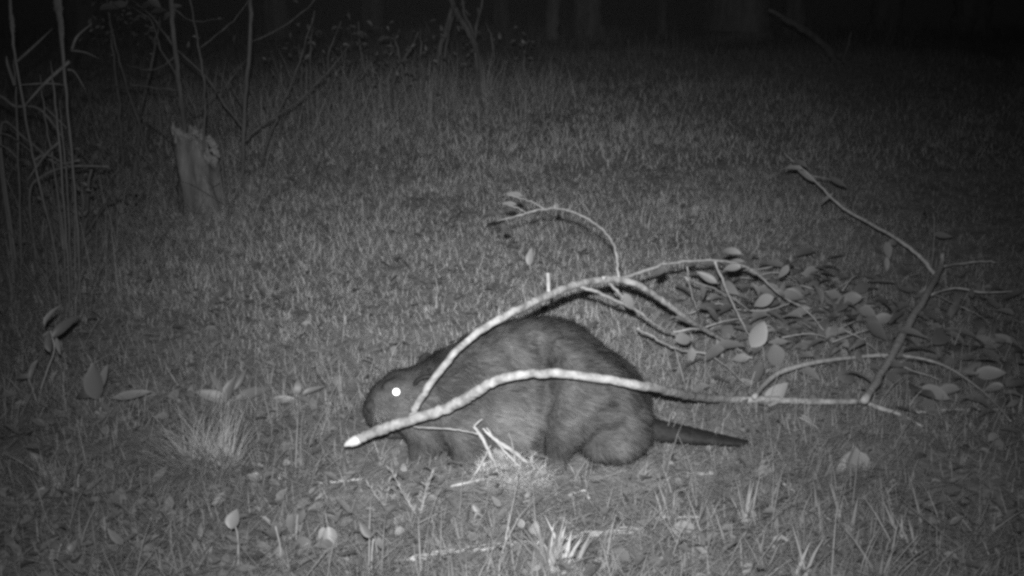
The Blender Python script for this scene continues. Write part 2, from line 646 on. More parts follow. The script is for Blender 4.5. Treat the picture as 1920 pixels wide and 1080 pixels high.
def leaf_mesh(kind, var, mat):
    key = (kind, var, mat)
    if key not in LEAFMESH:
        a = {'ovate': (0.52, 0.16, 0.25, 1, 0.15), 'round': (0.68, 0.12, 0.2, 0.6, 0.18), 'lance': (0.3, 0.3, 0.3, 1, 0.1),
             'heart': (0.8, 0.2, 0.35, 1, 0.3)}[kind]
        r_ = random.Random(var * 7 + len(kind))
        V, F = leaf_geo(a[0] * r_.uniform(0.85, 1.15), a[1] * r_.uniform(-0.6, 3.0), a[2] * r_.uniform(0.3, 3.2), a[3], a[4], 8, var)
        LEAFMESH[key] = raw_mesh('leaf', V, F, M[mat])
    return LEAFMESH[key]


def add_leaf(parent, base, direction, face, length, kind='ovate', mat='leaf', var=None, name='leaf'):
    """A leaf whose stalk starts at base, pointing along direction, upper side towards face."""
    var = random.randrange(9) if var is None else var
    x = Vector(direction).normalized()
    z = Vector(face) - x * Vector(face).dot(x)
    if z.length < 1e-4:
        z = Vector((0.1, 0.2, 1)) - x * 0.1
    z.normalize()
    y = z.cross(x)
    o = bpy.data.objects.new(name, leaf_mesh(kind, var, mat))
    o.rotation_euler = Matrix((x, y, z)).transposed().to_euler()
    o.scale = (length, length * random.uniform(0.85, 1.15), length)
    o.location = Vector(base) - (world_loc(parent) if parent is not None else Vector((0, 0, 0)))
    return link(o, parent)


def leaf_px(parent, px, py, Y, lpx, ang, tilt=0.3, kind='ovate', mat='leaf', roll=0.0):
    """A leaf centred where the photograph shows it; ang = direction stalk -> tip in the picture, degrees anticlockwise from right."""
    c = P(px, py, Y)
    depth = (c - EYE).dot(FWD)
    L = lpx / FPX * depth
    a = math.radians(ang)
    d = RGT * math.cos(a) + UPV * math.sin(a) + FWD * tilt
    d.normalize()
    face = -FWD + RGT * roll + UPV * 0.35
    return add_leaf(parent, c - d * L * 0.5, d, face, L, kind, mat)


# ------------------------------------------------------------------ the beaver
def surface_nets(fn, lo, hi, h):
    nx, ny, nz = [int(math.ceil((b - a) / h)) + 1 for a, b in zip(lo, hi)]
    g = np.stack(np.meshgrid(lo[0] + h * np.arange(nx), lo[1] + h * np.arange(ny), lo[2] + h * np.arange(nz), indexing='ij'), -1).astype(np.float32)
    D = fn(g)
    ins = D < 0
    acc = np.zeros((nx - 1, ny - 1, nz - 1, 3), np.float32)
    cnt = np.zeros((nx - 1, ny - 1, nz - 1), np.float32)
    cor = [(i, j, k) for i in (0, 1) for j in (0, 1) for k in (0, 1)]

    def sl(A, c):
        return A[c[0]:c[0] + nx - 1, c[1]:c[1] + ny - 1, c[2]:c[2] + nz - 1]
    for a in cor:
        for ax in range(3):
            if a[ax]:
                continue
            b = list(a)
            b[ax] = 1
            da, db = sl(D, a), sl(D, b)
            cr = (da < 0) != (db < 0)
            t = np.where(cr, da / np.where(cr, da - db, 1), 0)
            p = np.zeros(acc.shape, np.float32)
            for q in range(3):
                p[..., q] = a[q]
            p[..., ax] += t
            acc += p * cr[..., None]
            cnt += cr
    act = cnt > 0
    idx = -np.ones(act.shape, np.int64)
    idx[act] = np.arange(act.sum())
    cells = np.argwhere(act)
    V = (cells + acc[act] / cnt[act][:, None]) * h + np.array(lo)
    F = []
    for ax in range(3):
        u, v = [(1, 2), (2, 0), (0, 1)][ax]
        n_ = [nx, ny, nz]
        s0 = [slice(1, n_[q] - 1) for q in range(3)]
        s0[ax] = slice(0, n_[ax] - 1)
        s1 = list(s0)
        s1[ax] = slice(1, n_[ax])
        A, B = ins[tuple(s0)], ins[tuple(s1)]
        e = np.argwhere(A != B)
        fl = A[A != B]
        e = e + np.array([s.start for s in s0])

        def ci(du, dv):
            c = e.copy()
            c[:, u] -= du
            c[:, v] -= dv
            return idx[c[:, 0], c[:, 1], c[:, 2]]
        q = np.stack([ci(1, 1), ci(0, 1), ci(0, 0), ci(1, 0)], 1)
        q[~fl] = q[~fl][:, ::-1]
        F.append(q)
    return V, np.vstack(F)


def build_beaver():
    prim = []

    def ell(px, py, Yo, rx, rz, ry, k=0.03, rot=0.0):
        c = P(px, py, BY + Yo)
        s = (c - EYE).dot(FWD) / FPX
        prim.append(('e', np.array(c), np.array((rx * s, ry, rz * s)), k, math.radians(rot)))

    def cap(a, b, ra, rb, k=0.02):
        prim.append(('c', np.array(P(a[0], a[1], BY + a[2])), np.array(P(b[0], b[1], BY + b[2])), (ra, rb), k))

    # trunk (px, py, offset in depth, radii px px m)
    ell(985, 738, 0.0, 150, 128, 0.150, 0.03)
    ell(1015, 706, 0.0, 128, 112, 0.125, 0.04, 0)
    ell(1098, 752, 0.0, 108, 100, 0.150, 0.04, 0)
    ell(905, 724, 0.0, 120, 92, 0.125, 0.04, 24)
    ell(840, 752, 0.0, 85, 78, 0.115, 0.04)
    ell(790, 752, 0.0, 62, 62, 0.095, 0.03)
    # head
    ell(752, 750, -0.005, 56, 55, 0.075, 0.02, 8)
    ell(716, 765, -0.008, 30, 36, 0.048, 0.02)
    ell(700, 768, -0.008, 17, 24, 0.034, 0.012)
    ell(742, 800, -0.006, 34, 22, 0.045, 0.02)
    ell(765, 785, -0.055, 32, 26, 0.025, 0.02)
    ell(738, 722, -0.052, 20, 9, 0.016, 0.012, 8)          # brow
    # belly and rump
    ell(955, 795, -0.035, 75, 50, 0.115, 0.03)
    ell(1158, 796, -0.03, 62, 56, 0.135, 0.05)
    ell(1185, 812, 0.0, 42, 26, 0.06, 0.02)
    # near hind leg: haunch, shank, long foot
    ell(1092, 750, -0.10, 88, 90, 0.075, 0.05)
    cap((1052, 785, -0.135), (1042, 868, -0.13), 0.055, 0.033, 0.025)
    cap((1045, 874, -0.125), (1000, 880, -0.15), 0.022, 0.016, 0.02)
    ell(1150, 815, -0.11, 54, 42, 0.055, 0.03)
    cap((1120, 850, -0.10), (1185, 846, -0.09), 0.016, 0.013, 0.012)
    for dy in (-0.19, -0.17, -0.15, -0.13):
        cap((1006, 880, -0.15), (972 + (dy + 0.19) * 200, 884, dy), 0.010, 0.006, 0.008)
    # far hind leg
    ell(1085, 760, 0.105, 84, 80, 0.07, 0.025)
    cap((1050, 790, 0.12), (1050, 850, 0.12), 0.05, 0.03, 0.025)
    cap((1050, 846, 0.12), (1000, 848, 0.14), 0.02, 0.014, 0.02)
    # near foreleg: upper arm, forearm, five-toed paw on the ground
    ell(838, 800, -0.02, 78, 50, 0.095, 0.03)
    cap((868, 800, -0.09), (880, 846, -0.115), 0.058, 0.040, 0.025)
    cap((880, 848, -0.115), (860, 884, -0.12), 0.036, 0.022, 0.02)
    for q, dy in enumerate((-0.15, -0.135, -0.12, -0.105, -0.092)):
        cap((858, 888, -0.122), (834 + abs(q - 2) * 5, 895 - q, dy), 0.0095, 0.0055, 0.006)
    # far foreleg, put forward below the chin
    cap((806, 805, -0.02), (790, 848, -0.05), 0.046, 0.030, 0.025)
    cap((790, 846, -0.05), (798, 886, -0.06), 0.031, 0.020, 0.02)
    for q, dy in enumerate((-0.10, -0.085, -0.07, -0.055, -0.04)):
        cap((797, 888, -0.065), (776 + abs(q - 2) * 5, 892 - q, dy), 0.009, 0.0055, 0.006)

    SCULPT = [([(1012, 655), (1026, 720), (1016, 790), (1012, 845)], 17, 0.026), ([(865, 742), (905, 706), (955, 690), (1000, 682)], 26, 0.020),
              ([(1072, 862), (1088, 812), (1118, 784), (1155, 784)], 18, 0.020), ([(836, 880), (832, 850), (838, 826)], 9, 0.022),
              ([(806, 716), (818, 760), (806, 800)], 14, 0.009), ([(905, 820), (890, 780), (905, 750)], 18, 0.012),
              ([(920, 775), (960, 785), (985, 800)], 36, -0.016), ([(1045, 632), (1085, 668), (1120, 715)], 24, -0.012),
              ([(1060, 745), (1075, 790)], 34, -0.014), ([(1130, 820), (1165, 825)], 30, -0.012), ([(700, 790), (745, 776)], 18, -0.008)]

    def sdf(g):
        D = None
        for p in prim:
            if p[0] == 'e':
                _, c, r, k, ro = p
                q = g - c.astype(np.float32)
                if ro:
                    cs, sn = math.cos(ro), math.sin(ro)
                    q = np.stack([q[..., 0] * cs + q[..., 2] * sn, q[..., 1], -q[..., 0] * sn + q[..., 2] * cs], -1)
                qr = q / r.astype(np.float32)
                k0 = np.sqrt((qr ** 2).sum(-1))
                k1 = np.sqrt(((qr / r.astype(np.float32)) ** 2).sum(-1)) + 1e-6
                d = k0 * (k0 - 1) / k1
            else:
                _, a, b, (ra, rb), k = p
                ab = b - a
                t = np.clip(((g - a.astype(np.float32)) @ ab.astype(np.float32)) / ab.dot(ab), 0, 1)
                d = np.linalg.norm(g - a.astype(np.float32) - t[..., None] * ab.astype(np.float32), axis=-1) - (ra + (rb - ra) * t)
            if D is None:
                D = d
            else:
                hh = np.maximum(k - np.abs(D - d), 0) / k
                D = np.minimum(D, d) - hh * hh * k * 0.25
        # valleys and swellings of the near flank: pixel polylines, width px, depth m (+ carves, - swells)
        near = 1 / (1 + np.exp((g[..., 1] - (BY - 0.03)) / 0.015))
        for line, wpx, dep in SCULPT:
            q = [P(a, b, BY - 0.08) for a, b in line]
            dm = None
            for a, b in zip(q[:-1], q[1:]):
                ax, az, bx_, bz_ = a.x, a.z, b.x - a.x, b.z - a.z
                t = np.clip(((g[..., 0] - ax) * bx_ + (g[..., 2] - az) * bz_) / max(1e-9, bx_ * bx_ + bz_ * bz_), 0, 1)
                d2 = (g[..., 0] - ax - t * bx_) ** 2 + (g[..., 2] - az - t * bz_) ** 2
                dm = d2 if dm is None else np.minimum(dm, d2)
            D = D + dep * near * np.exp(-dm / (wpx / 765.0) ** 2)
        # shallow lumps of fur and muscle
        D = D + 0.004 * np.sin(g[..., 0] * 34 + g[..., 2] * 16 + 1.0) * np.sin(g[..., 2] * 40 + g[..., 0] * 12) \
              + 0.0022 * np.sin(g[..., 0] * 85 - g[..., 2] * 33) * np.sin(g[..., 2] * 70 + g[..., 1] * 60)
        return D

    V, F = surface_nets(sdf, (-0.42, 2.42, -0.05), (0.40, 2.92, 0.47), 0.0055)
    root = thing('beaver', 'dark wet-furred beaver with a shining eye, hunched and carrying the leafy branch in its mouth', 'beaver', (BX, BY, h1(BX, BY)))
    body = part('body', V, F, M['skin'], root)
    bvh = BVHTree.FromPolygons([tuple(v) for v in V], [tuple(f) for f in F])

    def hit(px, py):
        d = ray(px, py)
        loc, nrm, _, _ = bvh.ray_cast(EYE, d)
        if loc is None:
            loc, nrm, _, _ = bvh.find_nearest(P(px, py, BY))
        return loc, nrm

    # ---- fur strands, combed from nose to tail
    A, B, C_, D_ = V[F[:, 0]], V[F[:, 1]], V[F[:, 2]], V[F[:, 3]]
    fn = np.cross(C_ - A, D_ - B)
    area = np.linalg.norm(fn, axis=1) + 1e-12
    vn = np.zeros_like(V)
    for k in range(4):
        np.add.at(vn, F[:, k], fn)
    vn /= np.linalg.norm(vn, axis=1)[:, None] + 1e-12
    N = 105000
    f = rng.choice(len(F), N, p=area / area.sum())
    u, v = rng.random(N)[:, None], rng.random(N)[:, None]
    p = (A[f] * (1 - u) + B[f] * u) * (1 - v) + (D_[f] * (1 - u) + C_[f] * u) * v
    n = (vn[F[f, 0]] * (1 - u) + vn[F[f, 1]] * u) * (1 - v) + (vn[F[f, 3]] * (1 - u) + vn[F[f, 2]] * u) * v
    n /= np.linalg.norm(n, axis=1)[:, None] + 1e-9
    eye_p, eye_n = hit(743, 735)
    nose_p, nose_n = hit(694, 762)
    keep = np.linalg.norm(p - np.array(eye_p), axis=1) > 0.0105
    keep &= np.linalg.norm(p - np.array(nose_p), axis=1) > 0.013
    gz = H(p[:, 0], p[:, 1])
    keep &= p[:, 2] > gz + 0.012
    p, n = p[keep], n[keep]
    N = len(p)
    head = np.clip((-0.20 - p[:, 0]) / 0.06, 0, 1)
    low = np.clip((0.12 - p[:, 2]) / 0.08, 0, 1)
    flow = np.stack([np.ones(N), 0.15 * np.sin(p[:, 2] * 30), -0.35 - 1.4 * low], 1)
    flow += 0.28 * np.stack([np.sin(p[:, 2] * 60 + p[:, 0] * 20), np.zeros(N), np.sin(p[:, 0] * 55 + p[:, 2] * 15)], 1)
    flow -= n * (flow * n).sum(1)[:, None]
    flow /= np.linalg.norm(flow, axis=1)[:, None] + 1e-9
    guard = rng.random(N) < 0.1
    d0 = flow + n * (0.36 + 0.14 * rng.random(N) + 0.22 * guard)[:, None] + rng.normal(0, 0.14, (N, 3))
    d0 /= np.linalg.norm(d0, axis=1)[:, None]
    d1 = d0 * 0.9 + flow * 0.35 - n * 0.12 + rng.normal(0, 0.08, (N, 3))
    d1 /= np.linalg.norm(d1, axis=1)[:, None]
    kc = rng.choice(N, 9000, replace=False)
    from mathutils.kdtree import KDTree
    kd = KDTree(len(kc))
    for i, j in enumerate(kc):
        kd.insert(p[j], i)
    kd.balance()
    own = kc[np.array([kd.find(q)[1] for q in p])]
    L = np.where(guard, 1.6, 1.0) * rng.uniform(0.015, 0.027, N) * (1 - 0.5 * head) * (1 - 0.35 * low)
    w = rng.uniform(0.0008, 0.0016, N)
    wd = np.cross(d0, n)
    wd /= np.linalg.norm(wd, axis=1)[:, None] + 1e-9
    r0 = p - n * 0.001
    r1 = r0 + d0 * (L * 0.5)[:, None]
    r2 = r1 + d1 * (L * 0.5)[:, None]
    tipc = p[own] + d0[own] * (L * 0.55)[:, None] + d1[own] * (L * 0.5)[:, None]
    r2 = r2 * 0.55 + tipc * 0.45
    W = (w * 0.5)[:, None] * wd
    FV = np.stack([r0 - W, r0 + W, r1 - W * 0.85, r1 + W * 0.85, r2], 1).reshape(-1, 3)
    tri = np.array([(0, 1, 3), (0, 3, 2), (2, 3, 4)])
    FF = (np.arange(N)[:, None, None] * 5 + tri[None]).reshape(-1, 3)
    # make every strand's face look outward
    a_, b_, c_ = FV[FF[:, 0]], FV[FF[:, 1]], FV[FF[:, 2]]
    fl = (np.cross(b_ - a_, c_ - a_) * np.repeat(n, 3, 0)).sum(1) < 0
    FF[fl] = FF[fl][:, ::-1]
    pt = 0.5 + 0.5 * np.sin(p[:, 0] * 41 + 3 * np.sin(p[:, 2] * 19)) * np.sin(p[:, 2] * 37 + 2 * np.sin(p[:, 0] * 23))
    tone = 0.42 + 0.16 * (vnoise(p[:, 0], p[:, 2], 0.035, 12) - 0.5) + 0.34 * (pt - 0.5) + 0.22 * (rng.random(N) - 0.5) + 0.34 * (rng.random(N)[own] - 0.5)
    tone += 0.25 * np.exp(-(((p[:, 0] + 0.30) / 0.06) ** 2 + ((p[:, 2] - 0.14) / 0.05) ** 2))      # paler cheeks
    tone += 0.34 * np.exp(-(((p[:, 0] - 0.01) / 0.08) ** 2 + ((p[:, 2] - 0.12) / 0.06) ** 2))       # paler belly fur
    for (ax, az, sx, sz, dk) in ((-0.03, 0.245, 0.10, 0.032, 0.22), (0.075, 0.25, 0.022, 0.06, 0.20), (-0.15, 0.20, 0.06, 0.045, 0.16), (-0.21, 0.235, 0.035, 0.022, 0.18), (0.06, 0.12, 0.012, 0.05, 0.12)):  # shade of the flank, neck and thigh hollows put into the fur tone
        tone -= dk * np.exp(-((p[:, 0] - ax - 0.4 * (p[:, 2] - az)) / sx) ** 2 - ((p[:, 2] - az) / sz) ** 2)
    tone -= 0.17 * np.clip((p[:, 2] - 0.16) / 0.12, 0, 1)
    tone = np.clip(tone, 0.02, 1)
    tone = np.repeat(tone, 5).reshape(-1, 5)
    tone[:, 4] *= 1.15
    tone[:, :2] *= 0.8
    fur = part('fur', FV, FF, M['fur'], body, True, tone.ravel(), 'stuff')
    nn = n + rng.normal(0, 0.22, (N, 3))
    nn /= np.linalg.norm(nn, axis=1)[:, None]
    fur.data.normals_split_custom_set_from_vertices([tuple(x) for x in np.repeat(nn, 5, 0)])

    # ---- eye: dark ball with a flat bright pupil that throws the flash back
    def dome(c, nrm, r, bulge, mat, name, parent, rings=5, seg=18):
        z = Vector(nrm).normalized()
        x = z.orthogonal().normalized()
        y = z.cross(x)
        Vv, Ff = [tuple(Vector(c) + z * bulge)], []
        for i in range(1, rings + 1):
            t = i / rings
            for k in range(seg):
                a = 2 * math.pi * k / seg
                Vv.append(tuple(Vector(c) + (x * math.cos(a) + y * math.sin(a)) * r * t + z * bulge * (1 - t * t)))
        for k in range(seg):
            Ff.append((0, 1 + k, 1 + (k + 1) % seg))
        for i in range(rings - 1):
            for k in range(seg):
                a = 1 + i * seg
                Ff.append((a + k, a + seg + k, a + seg + (k + 1) % seg, a + (k + 1) % seg))
        return part(name, Vv, Ff, mat, parent)

    view = (EYE - eye_p).normalized()
    lamp_dir = (Vector(flash.location) - eye_p).normalized()
    half = (view + lamp_dir).normalized()
    eye = dome(eye_p - eye_n * 0.001, (eye_n * 0.35 + half * 0.65), 0.0115, 0.009, M['eyeball'], 'eye', root)
    mm, t_, b_ = new_mat('eyeshine')
    b_.inputs['Base Color'].default_value = (0.95, 0.95, 0.95, 1)
    b_.inputs['Metallic'].default_value = 1.0
    b_.inputs['Roughness'].default_value = 0.42
    dome(eye_p + half * 0.0095, half, 0.0085, 0.001, mm, 'pupil', eye)

    # ---- nose, ears, teeth, whiskers
    dome(nose_p - nose_n * 0.004, (nose_n + Vector((-0.8, 0, 0.1))).normalized(), 0.021, 0.016, M['nose'], 'nose', root)
    for px, py, off in ((794, 716, -0.08), (798, 700, 0.07)):
        c = P(px, py, BY + off)
        loc, nr, _, _ = bvh.find_nearest(c)
        Vv, Ff = [], []
        up = (nr + Vector((0.5, 0, 0.35))).normalized()
        sd = up.cross(Vector((0.5, -0.8 if off < 0 else 0.8, 0.2))).normalized()
        th = up.cross(sd).normalized()
        nn_ = 11
        for s, rr, dd in ((0.0045, 1.0, 0), (-0.0045, 1.0, 0), (-0.001, 0.62, 0)):
            for k in range(nn_):
                a = math.pi * (k / (nn_ - 1)) * 1.25 - math.pi * 0.125
                q = loc - nr * 0.004 + up * (math.sin(a) * 0.034 * rr + 0.010) + sd * math.cos(a) * 0.026 * rr + th * s
                Vv.append(tuple(q))
        for k in range(nn_ - 1):
            Ff.append((k, k + 1, nn_ + k + 1, nn_ + k))
            Ff.append((nn_ + k, nn_ + k + 1, 2 * nn_ + k + 1, 2 * nn_ + k))
            Ff.append((2 * nn_ + k, 2 * nn_ + k + 1, k + 1, k))
        part('ear', Vv, Ff, M['tail'], root)
    mouth = hit(716, 800)[0]
    for s in (-0.006, 0.006):
        q = mouth + Vector((-0.010, s, 0.004))
        Vv, Ff = tube([(*q, 0.004), (*(q + Vector((-0.006, 0, -0.010))), 0.004), (*(q + Vector((-0.006, 0, -0.022))), 0.0028)], 6, 3)
        part('incisor', Vv, Ff, M['stick'], root)
    ws = []
    for k in range(14):
        q, nr = hit(704 + random.uniform(-4, 14), 772 + random.uniform(-10, 16))
        d = (nr * 0.5 + Vector((random.uniform(-0.2, 0.7), -0.5, random.uniform(-0.6, 0.15)))).normalized()
        ln = random.uniform(0.03, 0.055)
        ws.append(tube([(*q, 0.0005), (*(q + d * ln * 0.5), 0.0004), (*(q + d * ln + Vector((0.006, 0, -0.008))), 0.0002)], 3, 2, caps=False))
    Vv, Ff = merge(ws)
    part('whiskers', Vv, Ff, M['stick'], root, kind='stuff')

    # ---- scaly flat tail lying out behind
    base, mid, tip = P(1190, 812, BY - 0.01), P(1300, 824, BY - 0.02), P(1402, 834, BY - 0.03)
    Vv, Ff = [], []
    m_, s_ = 26, 18
    for i in range(m_):
        t = i / (m_ - 1)
        c = base * (1 - t) ** 2 + mid * 2 * t * (1 - t) + tip * t * t
        wdt = 0.026 + 0.040 * math.sin(math.pi * min(1, t * 1.02) ** 0.8) if t < 0.99 else 0.02
        wdt *= (1 - max(0, (t - 0.85) / 0.15) ** 2 * 0.6)
        thk = 0.025 * (1 - t) ** 1.1 + 0.008
        for k in range(s_):
            a = 2 * math.pi * k / s_
            bump = 1 + 0.05 * ((i + k) % 2)
            q = c + Vector((0, math.cos(a) * wdt * bump, math.sin(a) * thk * bump + 0.45 * thk))
            # the paddle is tipped towards the camera a little
            off = q - c
            an = math.radians(-14)
            off = Vector((off.x, off.y * math.cos(an) - off.z * math.sin(an), off.y * math.sin(an) + off.z * math.cos(an)))
            Vv.append(tuple(c + off))
    for i in range(m_ - 1):
        for k in range(s_):
            Ff.append((i * s_ + k, i * s_ + (k + 1) % s_, (i + 1) * s_ + (k + 1) % s_, (i + 1) * s_ + k))
    Ff.append(tuple((m_ - 1) * s_ + k for k in range(s_)))
    Ff.append(tuple(range(s_ - 1, -1, -1)))
    part('tail', Vv, Ff, M['tail'], root)
    return root, bvh


beaver, beaver_bvh = build_beaver()


# ------------------------------------------------------------------ the leafy branch in the beaver's mouth
def build_branch():
    root = thing('leafy_branch', 'long pale forked branch with green leaves, gripped in the mouth of the beaver', 'branch', P(655, 830, 2.47))
    U = 0.0

    def stem(name, rows, mat, lump=0.05, sides=10, n=6, seed=0, wob=0.0, parent=root, clear=0.02):
        fixed = []
        for a, b, c, r in rows:
            p = P(a, b, c)
            if p.z < h1(p.x, p.y) + r + clear:
                p = lift(a, b, r + clear)
            fixed.append((*p, r))
        k_ = 0.83 if mat == 'bark_pale' else 0.95
        V, F = tube([(*q[:3], q[3] * k_) for q in fixed], sides, n, lump * 0.7, seed, True, wob * 1.8)
        return part(name, V, F, M[mat], parent)

    # gnawed end, then the lower stem that runs across the flank and along the ground to the right
    stem('gnawed_end', [(646, 836, 2.468, 0.003), (652, 832, 2.468, 0.008), (662, 828, 2.469, 0.0125), (674, 823, 2.47, 0.0125)], 'cut', 0.04)
    stem('stem', [(671, 824.5, 2.47, 0.0135), (700, 810, 2.47, 0.0145), (740, 796, 2.47, 0.0150), (780, 784, 2.47, 0.0150), (826, 770, 2.47, 0.0155),
                  (870, 749, 2.465, 0.0160), (905, 727, 2.455, 0.0145), (940, 710, 2.45, 0.0135), (1010, 700, 2.44, 0.0130), (1100, 706, 2.43, 0.0125),
                  (1200, 722, 2.46, 0.0125), (1260, 735, 2.58, 0.0130), (1310, 745, 2.74, 0.0130), (1370, 749, 2.9, 0.0120), (1430, 750, 2.97, 0.0115),
                  (1530, 752, 2.99, 0.0110), (1622, 753, 2.99, 0.0105)], 'bark_pale', 0.055, 12, 7, 1, 0.0006)
    stem('side_branch', [(1620, 752, 2.99, 0.0105), (1655, 697, 3.18, 0.0115), (1700, 615, 3.5, 0.0125), (1738, 552, 3.8, 0.0120), (1762, 505, 4.0, 0.0110),
                         (1769, 474, 4.05, 0.008)], 'bark_twig', 0.07, 9, 6, 2, 0.0008, clear=0.075)
    stem('side_branch', [(1620, 753, 2.99, 0.008), (1650, 765, 2.96, 0.007), (1690, 778, 2.92, 0.005), (1730, 800, 2.86, 0.003)], 'bark_twig', 0.07, 8, 5, 3)
    stem('side_branch', [(1414, 745, 2.96, 0.0075), (1432, 722, 3.0, 0.0075), (1465, 697, 3.05, 0.0075), (1530, 679, 3.12, 0.0072), (1600, 670, 3.2, 0.0065),
                         (1660, 666, 3.25, 0.006), (1720, 671, 3.3, 0.005), (1780, 690, 3.3, 0.0035), (1850, 740, 3.1, 0.003), (1895, 790, 2.95, 0.002)], 'bark_twig', 0.06, 8, 5, 4, clear=0.05)
    # upper stem: joins the lower one at the mouth and arches over the back
    stem('side_branch', [(772, 786, 2.475, 0.010), (778, 766, 2.475, 0.0100), (800, 730, 2.475, 0.0098), (846, 668, 2.48, 0.0100), (905, 617, 2.52, 0.0105), (955, 588, 2.56, 0.0110),
                         (1000, 566, 2.62, 0.0115), (1040, 548, 2.70, 0.0115), (1085, 532, 2.78, 0.0115), (1130, 525, 2.86, 0.0120), (1165, 525, 2.9, 0.0115),
                         (1200, 536, 2.93, 0.0100), (1245, 565, 2.98, 0.0095), (1290, 598, 3.06, 0.0090), (1318, 616, 3.15, 0.0085), (1355, 636, 3.25, 0.006),
                         (1390, 662, 3.33, 0.004)], 'bark_pale', 0.06, 11, 7, 5, 0.0006)
    stem('stub', [(1029, 552, 2.68, 0.0062), (1028, 530, 2.68, 0.0058), (1027, 511, 2.68, 0.0056)], 'bark_pale', 0.06, 8, 4, 6)
    tw = []

    def twig(rows, seed, mat='bark_twig', sides=6, n=5, lump=0.08):
        tw.append(rows)
        return stem('twig', rows, mat, lump, sides, n, seed, 0.0006, clear=0.06)

    twig([(1160, 520, 2.89, 0.0038), (1157, 485, 2.95, 0.0040), (1149, 455, 3.02, 0.0036), (1125, 427, 3.1, 0.0032), (1090, 404, 3.18, 0.003), (1050, 391, 3.25, 0.0025),
          (1010, 393, 3.3, 0.0022), (970, 405, 3.32, 0.0019), (930, 415, 3.34, 0.0012)], 11)
    twig([(1020, 391, 3.28, 0.002), (1000, 380, 3.3, 0.0017), (975, 371, 3.34, 0.0015), (950, 364, 3.36, 0.0008)], 12)
    twig([(987, 400, 3.31, 0.0018), (972, 390, 3.33, 0.0015), (950, 384, 3.35, 0.0008)], 13)
    twig([(1150, 524, 2.88, 0.0055), (1190, 515, 2.95, 0.0050), (1230, 499, 3.02, 0.0045), (1280, 490, 3.1, 0.0042), (1340, 488, 3.18, 0.004), (1385, 495, 3.25, 0.0038),
          (1425, 518, 3.32, 0.0036), (1462, 553, 3.38, 0.0032), (1510, 580, 3.45, 0.0025), (1545, 620, 3.4, 0.0015)], 14)
    twig([(1340, 490, 3.18, 0.0036), (1356, 530, 3.2, 0.0036), (1374, 570, 3.25, 0.0034), (1392, 605, 3.28, 0.003), (1405, 632, 3.3, 0.002)], 15)
    twig([(1085, 536, 2.78, 0.0048), (1120, 548, 2.82, 0.0048), (1160, 565, 2.88, 0.0046), (1195, 583, 2.94, 0.0044), (1225, 606, 3.0, 0.0038), (1260, 625, 3.1, 0.003),
          (1300, 643, 3.2, 0.002)], 16)
    twig([(1140, 528, 2.87, 0.0045), (1160, 548, 2.9, 0.0042), (1190, 578, 2.95, 0.004), (1215, 598, 3.0, 0.0034)], 17)
    twig([(1262, 622, 3.1, 0.003), (1300, 617, 3.12, 0.003), (1335, 624, 3.2, 0.0035), (1370, 645, 3.28, 0.003), (1410, 672, 3.3, 0.002)], 18)
    twig([(1195, 615, 3.02, 0.004), (1225, 632, 3.06, 0.0042), (1258, 650, 3.12, 0.004), (1290, 660, 3.18, 0.0035), (1330, 665, 3.22, 0.003), (1370, 695, 3.15, 0.002), (1400, 722, 3.08, 0.0012)], 19)
    twig([(1285, 520, 3.2, 0.003), (1300, 527, 3.24, 0.003), (1340, 542, 3.32, 0.0026), (1375, 560, 3.4, 0.0022), (1410, 585, 3.45, 0.0015)], 20)
    twig([(1288, 500, 3.14, 0.0024), (1294, 540, 3.2, 0.0024), (1308, 585, 3.25, 0.0015)], 21)
    twig([(1755, 517, 3.9, 0.008), (1725, 482, 3.98, 0.008), (1690, 453, 4.05, 0.0075), (1640, 424, 4.2, 0.0068), (1590, 396, 4.35, 0.0058), (1550, 362, 4.45, 0.005),
          (1520, 330, 4.55, 0.004), (1495, 308, 4.6, 0.002), (1470, 287, 4.62, 0.001)], 22)
    twig([(1766, 500, 4.02, 0.006), (1800, 494, 4.1, 0.0055), (1840, 490, 4.2, 0.004), (1868, 492, 4.25, 0.002)], 23)
    twig([(1744, 553, 3.8, 0.004), (1790, 540, 3.95, 0.004), (1850, 548, 4.1, 0.0035), (1920, 545, 4.3, 0.002)], 24)
    twig([(1748, 550, 3.82, 0.002), (1790, 570, 3.8, 0.002), (1830, 588, 3.8, 0.0018), (1855, 605, 3.8, 0.001)], 25)
    twig([(1585, 620, 3.35, 0.002), (1620, 638, 3.32, 0.002), (1660, 672, 3.28, 0.0022), (1700, 690, 3.25, 0.002), (1760, 712, 3.2, 0.0012)], 26)
    twig([(1733, 545, 3.82, 0.003), (1748, 490, 4.05, 0.0026), (1752, 440, 4.2, 0.002), (1750, 395, 4.3, 0.001)], 27)
    twig([(1525, 330, 4.55, 0.002), (1560, 338, 4.6, 0.0015), (1588, 350, 4.65, 0.0008)], 28)
    for x, y, Y, r in ((1042, 386, 3.25, 0.006), (1132, 521, 2.85, 0.006), (1290, 523, 3.2, 0.006), (1619, 637, 3.32, 0.005)):   # swollen buds and nodes
        c = P(x, y, Y)
        V, F = tube([(*(c + Vector((-r, 0, -r * 0.4))), r * 0.4), (*c, r), (*(c + Vector((r * 1.2, 0, r * 0.8))), r * 0.2)], 7, 3, 0.1)
        part('bud', V, F, M['bark_twig'], root)

